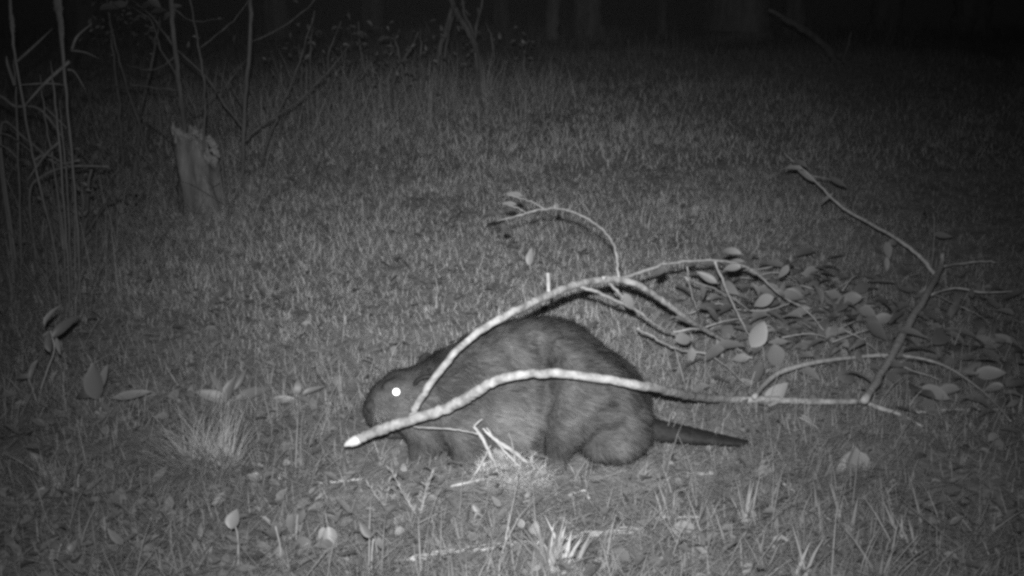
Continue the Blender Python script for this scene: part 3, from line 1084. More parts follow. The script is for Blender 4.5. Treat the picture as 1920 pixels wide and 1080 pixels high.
    # leaves the photograph shows one by one: px, py, Y, length px, angle, tilt, kind, mat
    one = [(1457, 738, 2.93, 64, 52, 0.1, 'ovate', 'leaf_pale'), (1420, 626, 3.25, 56, 62, 0.1, 'round', 'leaf_pale'), (1430, 564, 3.35, 44, 200, 0.5, 'round', 'leaf_pale'),
           (1677, 712, 3.2, 52, 240, 0.1, 'ovate', 'leaf_pale'), (1752, 716, 3.25, 50, 262, 0.1, 'ovate', 'leaf'), (1865, 599, 3.8, 44, 15, 0.1, 'ovate', 'leaf'),
           (1880, 640, 3.7, 40, 190, 0.2, 'ovate', 'leaf'), (1868, 665, 3.6, 36, 300, 0.1, 'ovate', 'leaf'), (1812, 642, 3.6, 40, 300, 0.1, 'ovate', 'leaf'),
           (1697, 662, 3.28, 62, 8, 0.4, 'round', 'leaf'), (1740, 660, 3.35, 40, 350, 0.4, 'ovate', 'leaf'), (1366, 468, 3.3, 54, 158, 0.6, 'lance', 'leaf_pale'),
           (1372, 502, 3.24, 34, 180, 0.3, 'ovate', 'leaf_pale'), (1376, 490, 3.25, 40, 175, 0.4, 'lance', 'leaf'), (1415, 511, 3.3, 28, 350, 0.4, 'ovate', 'leaf_pale'),
           (1470, 552, 3.36, 36, 335, 0.3, 'lance', 'leaf_pale'), (1422, 545, 3.33, 36, 315, 0.2, 'lance', 'leaf'), (1335, 575, 3.28, 60, 5, 0.3, 'lance', 'leaf'),
           (1340, 590, 3.27, 46, 320, 0.2, 'lance', 'leaf'), (1350, 655, 3.25, 40, 290, 0.1, 'lance', 'leaf_pale'), (1180, 567, 2.9, 40, 300, 0.2, 'ovate', 'leaf'),
           (1290, 600, 3.05, 60, 350, 0.4, 'lance', 'leaf'), (1282, 636, 3.1, 36, 10, 0.3, 'round', 'leaf'), (1296, 668, 3.12, 34, 270, 0.1, 'ovate', 'leaf'),
           (1236, 508, 3.05, 30, 210, 0.3, 'ovate', 'leaf'), (1320, 548, 3.25, 30, 290, 0.1, 'ovate', 'leaf'), (1325, 520, 3.25, 44, 150, 0.3, 'lance', 'leaf'),
           (1557, 628, 3.4, 32, 290, 0.1, 'round', 'leaf_pale'), (1545, 612, 3.45, 44, 70, 0.2, 'ovate', 'leaf'), (1455, 670, 3.2, 50, 280, 0.1, 'round', 'leaf'),
           (1420, 700, 3.05, 50, 250, 0.2, 'ovate', 'leaf'), (1388, 672, 3.2, 34, 180, 0.3, 'ovate', 'leaf'), (1590, 562, 3.6, 52, 190, 0.4, 'ovate', 'leaf'),
           (1590, 705, 3.05, 46, 20, 0.4, 'round', 'leaf'), (1650, 600, 3.5, 44, 200, 0.4, 'ovate', 'leaf'), (1470, 510, 3.6, 30, 240, 0.1, 'ovate', 'leaf'),
           (1664, 470, 4.2, 34, 285, 0.1, 'ovate', 'leaf_pale'), (1662, 496, 4.15, 28, 275, 0.1, 'ovate', 'leaf_pale'), (1676, 455, 4.25, 26, 10, 0.3, 'ovate', 'leaf_pale'),
           (1766, 443, 4.25, 46, 355, 0.5, 'lance', 'leaf'), (1742, 425, 4.3, 26, 0, 0.6, 'lance', 'leaf'), (1740, 398, 4.35, 30, 350, 0.5, 'lance', 'leaf'),
           (1755, 575, 3.8, 46, 350, 0.6, 'lance', 'leaf'), (1778, 602, 3.75, 34, 0, 0.3, 'round', 'leaf'), (1492, 302, 4.58, 50, 141, 0.6, 'lance', 'leaf'),
           (1486, 313, 4.58, 34, 160, 0.3, 'lance', 'leaf'), (1512, 328, 4.56, 40, 140, 0.2, 'lance', 'leaf'), (1570, 343, 4.6, 40, 335, 0.3, 'lance', 'leaf'),
           (1548, 372, 4.5, 30, 215, 0.2, 'lance', 'leaf'), (915, 403, 3.36, 50, 178, 0.9, 'lance', 'leaf'), (930, 398, 3.36, 36, 172, 0.9, 'lance', 'leaf'),
           (948, 428, 3.36, 22, 300, 0.9, 'round', 'leaf'), (965, 366, 3.36, 34, 170, 0.4, 'lance', 'leaf'), (955, 383, 3.36, 30, 175, 0.4, 'lance', 'leaf'),
           (1043, 384, 3.24, 14, 120, 0.2, 'ovate', 'leaf'), (1500, 585, 3.5, 40, 200, 0.3, 'ovate', 'leaf'), (1525, 640, 3.4, 48, 310, 0.2, 'ovate', 'leaf'),
           (1640, 690, 3.15, 34, 330, 0.4, 'ovate', 'leaf'), (1845, 775, 2.95, 40, 315, 0.4, 'lance', 'leaf'), (1800, 680, 3.35, 50, 340, 0.4, 'lance', 'leaf'),
           (1765, 680, 3.35, 30, 200, 0.3, 'ovate', 'leaf')]
    for a in one:
        leaf_px(root, *a[:5], a[5], a[6], a[7], roll=random.uniform(-0.5, 0.5))
    # the leafy mass behind: leaves grow from the twigs and lie in a drift over the grass
    r_ = random.Random(5)
    n_ = 0
    while n_ < 190:
        px = r_.gauss(1475, 120)
        py = r_.gauss(600 + (px - 1475) * 0.22, 62)
        if not (1240 < px < 1880 and 492 < py < 735):
            continue
        g = G(px, py + r_.uniform(4, 40))
        c = Vector((g.x, g.y, g.z)) + Vector((0, 0, r_.uniform(0.015, 0.11)))
        a = r_.uniform(0, 2 * math.pi)
        d = Vector((math.cos(a), math.sin(a) * 0.8, r_.uniform(-0.5, 0.35)))
        face = Vector((r_.uniform(-0.8, 0.8), -r_.uniform(-0.2, 0.6), r_.uniform(0.4, 1.0)))
        L = r_.uniform(0.042, 0.095)
        add_leaf(root, c, d, face, L, r_.choice(('ovate', 'lance', 'lance', 'ovate', 'round')), 'leaf')
        n_ += 1
    n_ = 0
    while n_ < 48:
        px, py = r_.uniform(1690, 1915), r_.uniform(590, 760)
        g = G(px, py + 12)
        c = g + Vector((0, 0, r_.uniform(0.01, 0.06)))
        a = r_.uniform(0, 2 * math.pi)
        add_leaf(root, c, (math.cos(a), math.sin(a), r_.uniform(-0.4, 0.3)), (r_.uniform(-0.6, 0.6), -r_.uniform(0.1, 1), r_.uniform(0.3, 1)), r_.uniform(0.05, 0.085), 'ovate', 'leaf')
        n_ += 1
    drift = []
    geos = [leaf_geo(0.5 * r_.uniform(0.6, 1.3), r_.uniform(-0.1, 0.45), r_.uniform(0.1, 0.6), 1, 0.15, 6, 70 + i) for i in range(8)]
    while len(drift) < 260:
        px, py = (r_.gauss(1500, 130), r_.gauss(610, 60)) if r_.random() < 0.7 else (r_.uniform(1660, 1925), r_.uniform(570, 790))
        if not (1235 < px < 1930 and 500 < py < 795) or (px < 1660 and py > 735):
            continue
        g = G(px, py + 8)
        a, e = r_.uniform(0, 6.283), r_.uniform(-0.5, 0.4)
        x = Vector((math.cos(a) * math.cos(e), math.sin(a) * math.cos(e), math.sin(e)))
        z = Vector((r_.uniform(-0.7, 0.7), r_.uniform(-0.7, 0.4), 1))
        z = (z - x * z.dot(x)).normalized()
        y = z.cross(x)
        L = r_.uniform(0.035, 0.085)
        v, f = geos[r_.randrange(8)]
        c = np.array(g) + np.array((0, 0, r_.uniform(0.006, 0.07)))
        drift.append((c + L * (v[:, :1] * np.array(x) + v[:, 1:2] * np.array(y) + v[:, 2:] * np.array(z)), f))
    V, F = merge(drift)
    part('drifted_leaves', V, F, M['leaf'], root, kind='stuff')
    # finer twigs between the leaves
    for k in range(16):
        px, py = r_.uniform(1280, 1640), r_.uniform(520, 700)
        g = G(px, py + 15) + Vector((0, 0, 0.06))
        a = r_.uniform(-0.6, 0.9)
        q = g + Vector((math.cos(a) * 0.1, math.sin(a) * 0.1, r_.uniform(-0.02, 0.04)))
        q2 = g + Vector((math.cos(a) * 0.2, math.sin(a + 0.3) * 0.2, r_.uniform(-0.05, 0.03)))
        V, F = tube([(*g, 0.0024), (*q, 0.002), (*q2, 0.0012)], 5, 4, 0.08, k)
        part('twig', V, F, M['bark_twig'], root)


build_branch()


# ------------------------------------------------------------------ gnawed stump
def build_stump():
    c = G(387, 398)
    root = thing('stump', 'pale gnawed tree stump with a ragged slanting top among the saplings', 'tree stump', c)
    depth = (c - EYE).dot(FWD)
    s = depth / FPX
    m_, k_ = 26, 48
    r_ = np.random.default_rng(3)
    ang = np.arange(k_) / k_ * 2 * math.pi
    gro = 1 + 0.06 * np.sin(ang * 5 + 0.6) + 0.05 * np.sin(ang * 9 + 2) + r_.normal(0, 0.03, k_)
    # top height: high on the left, stepped down to the right
    cx = np.cos(ang)
    top = (156 - 14 * (cx + 1) * 0.5 - 52 * np.clip(cx, 0, 1) ** 1.3 + 8 * np.sin(ang * 4 + 1)) * s + r_.normal(0, 0.012, k_)
    top += np.where((ang > 4.3) & (ang < 4.9), -0.03, 0)
    V, F = [], []
    for i in range(m_):
        t = i / (m_ - 1)
        for k in range(k_):
            z = -0.03 + (top[k] + 0.03) * t
            rad = (42 + 9 * math.exp(-t * 7)) * s * gro[k] * (1 + 0.05 * math.sin(t * 9 + k * 0.7)) * (1 - 0.12 * t) * (1 + 0.02 * r_.normal())
            lean = -14 * s * t
            V.append((c.x + lean + math.cos(ang[k]) * rad, c.y + math.sin(ang[k]) * rad, c.z + z))
    for i in range(m_ - 1):
        for k in range(k_):
            F.append((i * k_ + k, i * k_ + (k + 1) % k_, (i + 1) * k_ + (k + 1) % k_, (i + 1) * k_ + k))
    part('trunk', V, F, M['stump'], root)
    # gnawed top: rings that rise and fall in splinters towards the heart
    V, F = [], []
    rings = 7
    for i in range(rings):
        q = 1 - i / rings
        for k in range(k_):
            zt = top[k] * q + top.mean() * (1 - q)
            z = zt - 0.035 * math.sin(math.pi * q) + (0.03 * (1 - q)) + (r_.normal(0, 0.011) if i else 0.001)
            rad = 43 * s * gro[k] * 0.9 * q
            V.append((c.x - 14 * s + math.cos(ang[k]) * rad, c.y + math.sin(ang[k]) * rad, c.z + z))
    for i in range(rings - 1):
        for k in range(k_):
            F.append((i * k_ + k, i * k_ + (k + 1) % k_, (i + 1) * k_ + (k + 1) % k_, (i + 1) * k_ + k))
    F.append(tuple((rings - 1) * k_ + k for k in range(k_)))
    part('gnawed_top', V, F, M['stump_cut'], root, smooth=False)
    # bare tooth-marked patch down the right shoulder and splinters
    for k, (px, py, w, h) in enumerate(((398, 268, 16, 26), (404, 283, 14, 22), (366, 248, 12, 14))):
        q = P(px, py, c.y - 43 * s * 0.82)
        V, F = tube([(*(q + Vector((-w * s * 0.4, 0.0, h * s * 0.5))), 0.008), (*q, w * s * 0.55), (*(q + Vector((w * s * 0.4, 0.01, -h * s * 0.6))), 0.006)], 7, 4, 0.18, k)
        part('splinter', V, F, M['stump_cut'], root, smooth=False)
    for k in range(6):
        q = c + Vector((r_.uniform(-0.1, 0.22), -0.10 - r_.uniform(0, 0.25), 0.02))
        q.z = h1(q.x, q.y) + 0.03
        a = r_.uniform(0, 6.28)
        V, F = tube([(*q, 0.006), (*(q + Vector((math.cos(a) * 0.02, math.sin(a) * 0.02, 0.006))), 0.009), (*(q + Vector((math.cos(a) * 0.045, math.sin(a) * 0.04, 0.0))), 0.003)], 6, 3, 0.2, k)
        o = part('wood_chip', V, F, M['stump_cut'], None, False)
        tag(o, 'pale gnawed wood chip lying in the grass at the foot of the stump', 'wood chip', 'wood chips around the stump')


build_stump()


# ------------------------------------------------------------------ saplings, reeds, shrubs, trees
def woody(name, label, cat, base_px, trunk, limbs=(), mat='bark_mid', group=None, leaves=(), seed=0, tname='trunk', leafmat='leaf_far'):
    """trunk / limbs: rows px, py, Y, radius. The trunk's foot is set into the ground below its first row."""
    x, y, Y = base_px
    g = G(x, y)
    dY, kr = g.y - Y, 0.8 * g.y / Y
    trunk = [(a, b, c + dY, r * kr) for a, b, c, r in trunk]
    limbs = [[(a, b, c + dY, r * kr) for a, b, c, r in l] for l in limbs]
    leaves = [(q[0], q[1], q[2] + dY, *q[3:]) for q in leaves]
    limbs = [l[:-1] + [(*l[-1][:3], l[-1][3] * 0.3)] for l in limbs]
    root = thing(name, label, cat, g, group)
    r0 = trunk[0][3]
    rows = [(g.x, g.y, g.z - 0.04, r0 * 1.25)] + [r for r in pix_path(trunk)]
    V, F = tube(rows, 9, 6, 0.07, seed, True, 0.002)
    part(tname, V, F, M[mat], root)
    for i, l in enumerate(limbs):
        V, F = tube(pix_path(l), 6, 5, 0.08, seed + i + 1, True, 0.002)
        part('limb', V, F, M[mat], root)
    for a in leaves:
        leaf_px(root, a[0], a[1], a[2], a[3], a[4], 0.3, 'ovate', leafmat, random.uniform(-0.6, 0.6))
    return root


Y1 = 6.0
woody('sapling', 'slim straight sapling with three forking limbs, just right of the stump', 'sapling', (455, 366, Y1),
      [(455, 340, Y1, 0.012), (457, 235, Y1, 0.0125), (462, 150, Y1, 0.0125), (470, 60, Y1, 0.012), (469, -60, Y1, 0.010), (466, -260, Y1, 0.006)],
      [[(455, 238, Y1, 0.008), (430, 207, Y1, 0.008), (385, 142, Y1 - .05, 0.007), (330, 90, Y1 - .1, 0.006), (285, 32, Y1 - .15, 0.005), (235, -10, Y1 - .2, 0.003)],
       [(459, 264, Y1, 0.007), (490, 235, Y1, 0.0065), (550, 197, Y1 + .05, 0.006), (605, 145, Y1 + .1, 0.005), (662, 78, Y1 + .15, 0.003)],
       [(472, 78, Y1, 0.005), (530, 50, Y1 - .05, 0.0045), (588, 2, Y1 - .1, 0.003), (630, -60, Y1 - .1, 0.002)],
       [(458, 200, Y1, 0.004), (430, 150, Y1 + .05, 0.0035), (460, 112, Y1 + .1, 0.002)]],
      leaves=[(440, 74, 6.05, 18, 250), (494, 196, 6.05, 16, 265), (492, 305, 6.0, 14, 270), (300, 20, 5.9, 28, 20), (170, 45, 5.8, 20, 250), (310, 30, 5.85, 26, 200)], seed=1)
woody('sapling', 'thickest bare sapling stem, rising from behind the top of the stump', 'sapling', (352, 380, 5.85),
      [(350, 330, 5.8, 0.016), (346, 235, 5.8, 0.0165), (335, 150, 5.8, 0.0165), (326, 70, 5.8, 0.015), (320, -40, 5.8, 0.013), (315, -220, 5.8, 0.008)],
      [[(334, 145, 5.8, 0.006), (300, 90, 5.75, 0.005), (285, 40, 5.7, 0.004), (240, 10, 5.65, 0.003)],
       [(330, 105, 5.8, 0.005), (290, 130, 5.75, 0.004), (235, 120, 5.7, 0.003)],
       [(340, 168, 5.8, 0.005), (290, 165, 5.75, 0.004), (245, 158, 5.7, 0.002)],
       [(322, 10, 5.8, 0.005), (360, 40, 5.85, 0.004), (420, 35, 5.9, 0.002)]], seed=2,
      leaves=[(205, 15, 5.7, 34, 20), (225, 8, 5.7, 30, 160), (330, 12, 5.8, 24, 10), (300, 45, 5.75, 20, 100), (270, 12, 5.7, 30, 190), (290, 5, 5.7, 30, 330)])
woody('sapling', 'thin whip of a sapling crossing in front of the stump', 'sapling', (374, 402, 5.28),
      [(376, 360, 5.28, 0.007), (382, 260, 5.28, 0.0075), (384, 190, 5.28, 0.0075), (380, 130, 5.28, 0.007), (370, 75, 5.28, 0.006), (357, -5, 5.28, 0.005), (345, -120, 5.28, 0.003)],
      [[(372, 92, 5.28, 0.004), (410, 62, 5.25, 0.0035), (445, 30, 5.22, 0.003), (480, -20, 5.2, 0.002)],
       [(383, 190, 5.28, 0.004), (425, 158, 5.25, 0.0035), (462, 112, 5.22, 0.002)],
       [(381, 200, 5.28, 0.0035), (360, 212, 5.3, 0.003), (340, 170, 5.3, 0.002)]], seed=3)
woody('sapling', 'leaning thin sapling with a mottled stem left of the stump', 'sapling', (290, 352, 5.7),
      [(284, 320, 5.7, 0.006), (266, 245, 5.7, 0.0075), (240, 170, 5.7, 0.0075), (218, 90, 5.7, 0.006), (205, 30, 5.7, 0.004), (190, -60, 5.7, 0.002)],
      [[(262, 215, 5.7, 0.004), (300, 248, 5.65, 0.0035), (338, 278, 5.6, 0.003)],
       [(245, 165, 5.7, 0.0035), (205, 160, 5.75, 0.003), (180, 162, 5.8, 0.002)],
       [(240, 158, 5.7, 0.004), (290, 164, 5.7, 0.003), (325, 170, 5.7, 0.002)]], seed=4)
woody('sapling', 'crooked twiggy sapling between the slim sapling and the field', 'sapling', (495, 345, 6.1),
      [(493, 300, 6.1, 0.006), (515, 232, 6.1, 0.006), (535, 180, 6.1, 0.005), (560, 120, 6.1, 0.004), (590, 20, 6.1, 0.003)],
      [[(522, 215, 6.1, 0.004), (524, 150, 6.1, 0.003), (505, 90, 6.1, 0.002)], [(529, 200, 6.1, 0.003), (533, 270, 6.05, 0.003), (530, 300, 6.0, 0.002)]], seed=5,
      leaves=[(493, 305, 6.05, 18, 265)])


def reed(label, rows, leaves=(), head=None, Y=3.7, seed=0):
    x, y = rows[-1][0], rows[-1][1]
    g = G(x, y)
    kr, Y = 0.85 * g.y / Y, g.y
    rows = [(a, b, r * kr) for a, b, r in rows]
    leaves = [[(a, b, c, w * kr) for a, b, c, w in l] for l in leaves]
    head = head and [(a, b, r * kr) for a, b, r in head]
    root = thing('reed', label, 'reed', g, 'reeds at the dark edge of the clearing')
    pts = [(g.x, g.y, g.z - 0.03, rows[-1][2])] + [(*P(a, b, Y), r) for a, b, r in rows[::-1]]
    if (Vector(pts[1][:3]) - Vector(pts[0][:3])).length < 0.05:
        pts.pop(1)
    V, F = tube(pts, 7, 5, 0.04, seed, True, 0.0012)
    part('stalk', V, F, M['reed'], root)
    for k, l in enumerate(leaves):
        C = spline([(*P(a, b, Y + dy), w) for a, b, dy, w in l], 5)
        V, F = [], []
        for i, q in enumerate(C):
            t = Vector(C[min(i + 1, len(C) - 1)][:3]) - Vector(C[max(i - 1, 0)][:3])
            sd = t.cross(Vector((0.15, 0.8, 0.5))).normalized() * float(max(q[3], 0.0006))
            cc = Vector(q[:3])
            V += [tuple(cc - sd), tuple(cc + Vector((0, 0.003, 0))), tuple(cc + sd)]
        for i in range(len(C) - 1):
            a = i * 3
            F += [(a, a + 1, a + 4, a + 3), (a + 1, a + 2, a + 5, a + 4)]
        part('leaf', V, F, M['reed'], root)
    if head:
        V, F = tube([(*P(a, b, Y), r) for a, b, r in head], 8, 5, 0.15, seed + 9)
        part('seed_head', V, F, M['reed'], root, smooth=False)
    return root


reed('tallest reed, thick at the top, third stalk in from the dark edge', [(104, -90, 0.009), (112, 20, 0.010), (118, 110, 0.007), (128, 220, 0.0045), (138, 330, 0.0045), (147, 460, 0.0045), (150, 575, 0.005)],
     [[(135, 92, 0, 0.005), (145, 68, 0.02, 0.004), (172, 44, 0.05, 0.001)], [(126, 130, 0, 0.005), (140, 135, 0, 0.004), (160, 168, 0, 0.001)],
      [(132, 94, 0, 0.004), (160, 98, -.02, 0.004), (186, 110, -.04, 0.001)], [(130, 115, 0, 0.006), (85, 155, -.05, 0.005), (46, 198, -.08, 0.002)],
      [(126, 160, 0, 0.004), (90, 156, -.04, 0.005), (38, 159, -.06, 0.002)]],
     [(105, -20, 0.008), (108, 10, 0.014), (114, 40, 0.010), (118, 70, 0.004)], 3.75, 1)
reed('outermost tall reed with a feathery swelling near its top', [(14, -80, 0.005), (20, 20, 0.006), (28, 100, 0.005), (45, 205, 0.005), (62, 290, 0.0045), (85, 390, 0.0045), (105, 480, 0.0045), (112, 590, 0.005)],
     [[(32, 115, 0, 0.004), (62, 88, 0, 0.004), (98, 54, 0, 0.001)], [(28, 160, 0, 0.008), (15, 122, 0, 0.006), (12, 105, 0, 0.002)],
      [(60, 285, 0, 0.005), (20, 255, 0.03, 0.004), (-20, 245, 0.05, 0.002)], [(64, 300, 0, 0.004), (88, 290, 0.02, 0.005), (130, 312, .05, 0.003)]],
     [(18, 10, 0.004), (22, 35, 0.008), (26, 60, 0.003)], 3.7, 2)
reed('slender reed rising beside the feathery outermost one', [(26, 110, 0.002), (30, 180, 0.004), (34, 280, 0.004), (37, 390, 0.004), (40, 560, 0.004)],
     [[(36, 300, 0, 0.004), (10, 275, 0, 0.005), (-20, 270, 0, 0.002)]], None, 3.85, 3)
reed('pointed reed without a head, close left of the tallest reed', [(95, 114, 0.001), (101, 170, 0.0035), (110, 250, 0.004), (120, 380, 0.004), (128, 500, 0.004), (130, 600, 0.004)],
     [[(112, 265, 0, 0.004), (85, 290, 0, 0.004), (50, 340, 0, 0.002)]], None, 3.65, 4)
reed('short leaning reed between the slender and the pointed one', [(75, 140, 0.001), (80, 190, 0.003), (90, 250, 0.0035), (102, 320, 0.0035), (118, 440, 0.004), (124, 560, 0.004)],
     [[(84, 200, 0, 0.004), (110, 225, 0, 0.004), (125, 240, 0, 0.002)]], None, 3.8, 5)
reed('low split reed stalk leaning against the tallest reed', [(112, 185, 0.001), (118, 260, 0.003), (125, 330, 0.0035), (130, 430, 0.0035), (134, 560, 0.004)], (), None, 3.6, 6)
# dead reed leaves and stalks tangled low behind the reeds
for k, (rw, lb) in enumerate((([(0, 245), (50, 262), (105, 305), (150, 300)], 'drooping dead stalk that crosses low behind the reeds'),
                              ([(-10, 205), (30, 200), (75, 205), (120, 260)], 'dead stalk bent level between the reeds, higher of two'),
                              ([(55, 370), (80, 330), (130, 312), (205, 312)], 'arched dead stalk at knee height right of the reeds'))):
    Yk = G(90, 540).y + 0.1
    pts = [(*P(a, b, Yk), 0.005) for a, b in rw]
    g = P(rw[0][0], 560, Yk)
    pts = [(pts[0][0], Yk, h1(pts[0][0], Yk), 0.006)] + pts
    V, F = tube(pts, 6, 5, 0.05, k)
    tag(part('dead_stalk', V, F, M['reed'], None), lb, 'dead stalk')


# tall grass stuff below the reeds
def tuft_mesh(c, n, L, spread, width, lean_mu, az_rng, seed, bend=0.9, seg=3):
    r_ = np.random.default_rng(seed)
    a = r_.random(n) * 6.283
    rr = np.sqrt(r_.random(n)) * spread
    base = np.stack([c[0] + np.cos(a) * rr, c[1] + np.sin(a) * rr * 0.7, np.zeros(n)], 1)
    base[:, 2] = H(base[:, 0], base[:, 1]) - 0.005
    az = r_.uniform(az_rng[0], az_rng[1], n)
    ln = r_.uniform(0.55, 1.0, n) * L
    W = r_.uniform(0.6, 1.2, n) * width
    lean = np.abs(r_.normal(lean_mu, 0.22, n))
    V, F, k = blades(base, ln, W, az, lean, r_.uniform(0.2, 1, n) * bend, r_.normal(0, 0.5, n), seg)
    V[:, 2] = np.maximum(V[:, 2], H(V[:, 0], V[:, 1]) + 0.003)
    tone = np.repeat(r_.random(n), k)
    return V, F, tone


def stuff_tuft(name, label, px, py, n, L, spread, width, lean, az=(0, 6.283), seed=0, bend=0.9, mat='grass', cat='grass tussock', kind='stuff', tadd=0.0):
    g = G(px, py)
    V, F, t = tuft_mesh(g, n, L, spread, width, lean, az, seed, bend)
    o = part(name, V, F, M[mat], None, False, np.clip(t * 0.7 + 0.1 + tadd, 0, 1.3))
    return tag(o, label, cat, None, kind)


stuff_tuft('tall_grass', 'thin upright dry grass around the feet of the reeds', 110, 560, 200, 0.36, 0.42, 0.003, 0.32, seed=21, bend=0.7, tadd=-0.25)
stuff_tuft('tall_grass', 'thin dry grass standing left of the stump', 260, 420, 240, 0.3, 0.6, 0.0035, 0.35, seed=22, bend=0.8, tadd=-0.1)
stuff_tuft('tall_grass', 'thin tall grass standing right of the slim sapling', 560, 330, 300, 0.27, 0.7, 0.0035, 0.35, seed=23, bend=0.8, tadd=-0.1)

BRUSH = (('low tangled brush of thin dead stems between the reeds and the stump', 200, 430, 170, 0.5, 0.7, 0.0042, 0.6, 24, -0.3),
         ('thin tangled brush behind the stump and the bare saplings', 360, 330, 200, 0.6, 0.9, 0.0045, 0.55, 25, -0.3),
         ('dry twiggy brush under the leafy thicket', 640, 240, 240, 0.45, 1.1, 0.0045, 0.6, 26, -0.2),
         ('sparse bent weeds at the dark left edge below the reeds', 40, 700, 70, 0.25, 0.3, 0.003, 0.7, 27, -0.1))
for lb, bx, by, n, L, sp, w, ln, sd, td in BRUSH:
    stuff_tuft('undergrowth', lb, bx, by, n, L, sp, w, ln, seed=sd, bend=1.3, tadd=td, cat='brush')

for lb, bx, by, n, L, sp, w, ln, sd, td in (('tall hazy weeds in front of the leafy thicket', 690, 225, 420, 0.42, 1.0, 0.004, 0.25, 61, 0.15),
                                             ('tall dry grass around the bare crossing shrub', 850, 190, 420, 0.36, 0.9, 0.004, 0.25, 62, 0.2),
                                             ('tall weeds behind the slim sapling', 520, 260, 320, 0.42, 0.7, 0.0038, 0.25, 63, 0.1),
                                             ('grass grown up against the foot of the stump', 390, 412, 170, 0.14, 0.24, 0.0032, 0.3, 64, 0.2),
                                             ('loose blades round the dim upright plant of broad leaves', 195, 800, 90, 0.13, 0.13, 0.003, 0.5, 65, 0.0),
                                             ('loose blades round the star of long leaves', 440, 790, 90, 0.11, 0.13, 0.003, 0.5, 66, 0.1),
                                             ('loose blades at the foot of the paired-blade stalk', 75, 775, 90, 0.16, 0.14, 0.003, 0.45, 67, -0.05)):
    stuff_tuft('tall_grass', lb, bx, by, n, L, sp, w, ln, seed=sd, bend=0.8, tadd=td, cat='tall grass')

# the domed tussock of fine drooping grass
stuff_tuft('grass_tussock', 'domed tussock of fine pale drooping grass, before the beaver\'s nose', 395, 905, 1000, 0.24, 0.065, 0.0022, 0.5, (1.0, 5.6), 31, 2.0, kind=None, tadd=0.25)
stuff_tuft('grass_tussock', 'small low tussock of limp grass near the lower dark corner', 95, 925, 160, 0.13, 0.05, 0.0024, 0.4, (0, 6.28), 32, 1.2, kind=None)


# wide-bladed clumps: each blade a part
def clump(label, px, py, n, lpx, lean, wpx, seed, az_c=-1.5, az_s=1.6, mat='blade', tone=(0.25, 0.8), bend=0.45):
    g = G(px, py)
    depth = (g - EYE).dot(FWD)
    root = thing('grass_clump', label, 'grass clump', g, 'wide-bladed grass clumps in the near grass')
    r_ = np.random.default_rng(seed)
    n = int(n * 1.7)
    for k in range(n):
        b = np.array([[g.x + r_.normal(0, 0.016), g.y + r_.normal(0, 0.01), g.z - 0.006]])
        L = np.array([1.2 * lpx / FPX * depth * r_.uniform(0.3, 1.05)])
        side = (k + 0.5) / n * 2 - 1
        az = np.array([az_c + side * az_s + r_.normal(0, 0.25)])
        V, F, kk = blades(b, L, np.array([0.72 * wpx / FPX * depth * r_.uniform(0.6, 1.3)]), az, np.array([abs(r_.normal(lean, 0.18))]), np.array([bend * r_.uniform(0.3, 3.2)]), np.array([r_.normal(0, 0.5)]), 3)
        # a folded midrib gives the blade depth
        part('blade', V, F, M[mat], root, True, np.full(len(V), r_.uniform(*tone)))
    return root


clump('bright stiff grass clump at the bottom edge, right of the fallen pale stick\'s middle', 1042, 1068, 46, 105, 0.26, 11, 41, -1.57, 2.4, 'straw', (-0.2, 0.95), 0.22)
clump('thin pair of bright blades at the very bottom edge, left of the brightest clump', 925, 1090, 9, 80, 0.25, 6, 42, -1.5, 2.4, 'straw', (0.1, 0.6), 0.2)
clump('fan of broad blades at the bottom edge below the beaver\'s tail', 1500, 1095, 15, 110, 0.5, 8, 43, -1.57, 2.6, 'blade', (0.4, 1.0), 0.35)
clump('fan of long broad blades near the lower right, splayed to the left', 1700, 1040, 11, 110, 0.6, 8, 44, 2.6, 1.3, 'blade', (0.4, 0.9), 0.2)
clump('tall forked grass clump under the middle of the beaver\'s tail', 1400, 985, 9, 95, 0.35, 6, 45, 2.4, 1.6, 'blade', (0.5, 1.1), 0.2)
clump('sparse grass clump left of the tall forked clump', 1250, 980, 12, 75, 0.3, 5, 46, -1.57, 2.8, 'blade', (0.5, 1.1), 0.3)
clump('upright grass clump against the end of the beaver\'s tail', 1335, 845, 8, 48, 0.35, 5, 47, -1.57, 2.8, 'blade', (0.5, 1.1), 0.3)
clump('grass clump at the right of the beaver\'s hind foot', 1085, 905, 12, 55, 0.35, 4, 48, -1.57, 2.8, 'blade', (0.5, 1.1), 0.4)
clump('grass clump below the rump of the beaver', 1200, 900, 12, 60, 0.45, 5, 49, -1.57, 2.8, 'blade', (0.5, 1.1), 0.4)
clump('dim short grass clump beyond the drooping pale leaf', 1800, 880, 9, 60, 0.2, 7, 50, -1.57, 2.5, 'blade', (0.3, 0.8), 0.2)
clump('short broken clump of broad blades below the drooping pale leaf', 1650, 935, 11, 55, 0.25, 8, 51, -1.57, 2.5, 'blade', (0.3, 0.8), 0.2)
clump('dim long-bladed clump in the lower right corner', 1830, 1010, 10, 90, 0.55, 5, 52, -1.57, 2.8, 'blade', (0.2, 0.7), 0.3)
clump('thin grass clump between the tussock and the beaver\'s chin', 570, 900, 12, 110, 0.5, 4, 53, -1.57, 2.8, 'blade', (0.3, 0.9), 0.5)
clump('grass clump under the beaver\'s chin', 715, 870, 14, 60, 0.4, 4, 54, -1.57, 2.8, 'blade', (0.3, 0.9), 0.4)
clump('low grass clump at the feet of the drooping branch leaves', 1320, 725, 10, 48, 0.4, 4, 55, -1.57, 2.8, 'blade', (0.4, 1.0), 0.4)
clump('grass clump behind the root of the beaver\'s tail', 1225, 775, 12, 50, 0.4, 4, 56, -1.57, 2.8, 'blade', (0.5, 1.1), 0.4)
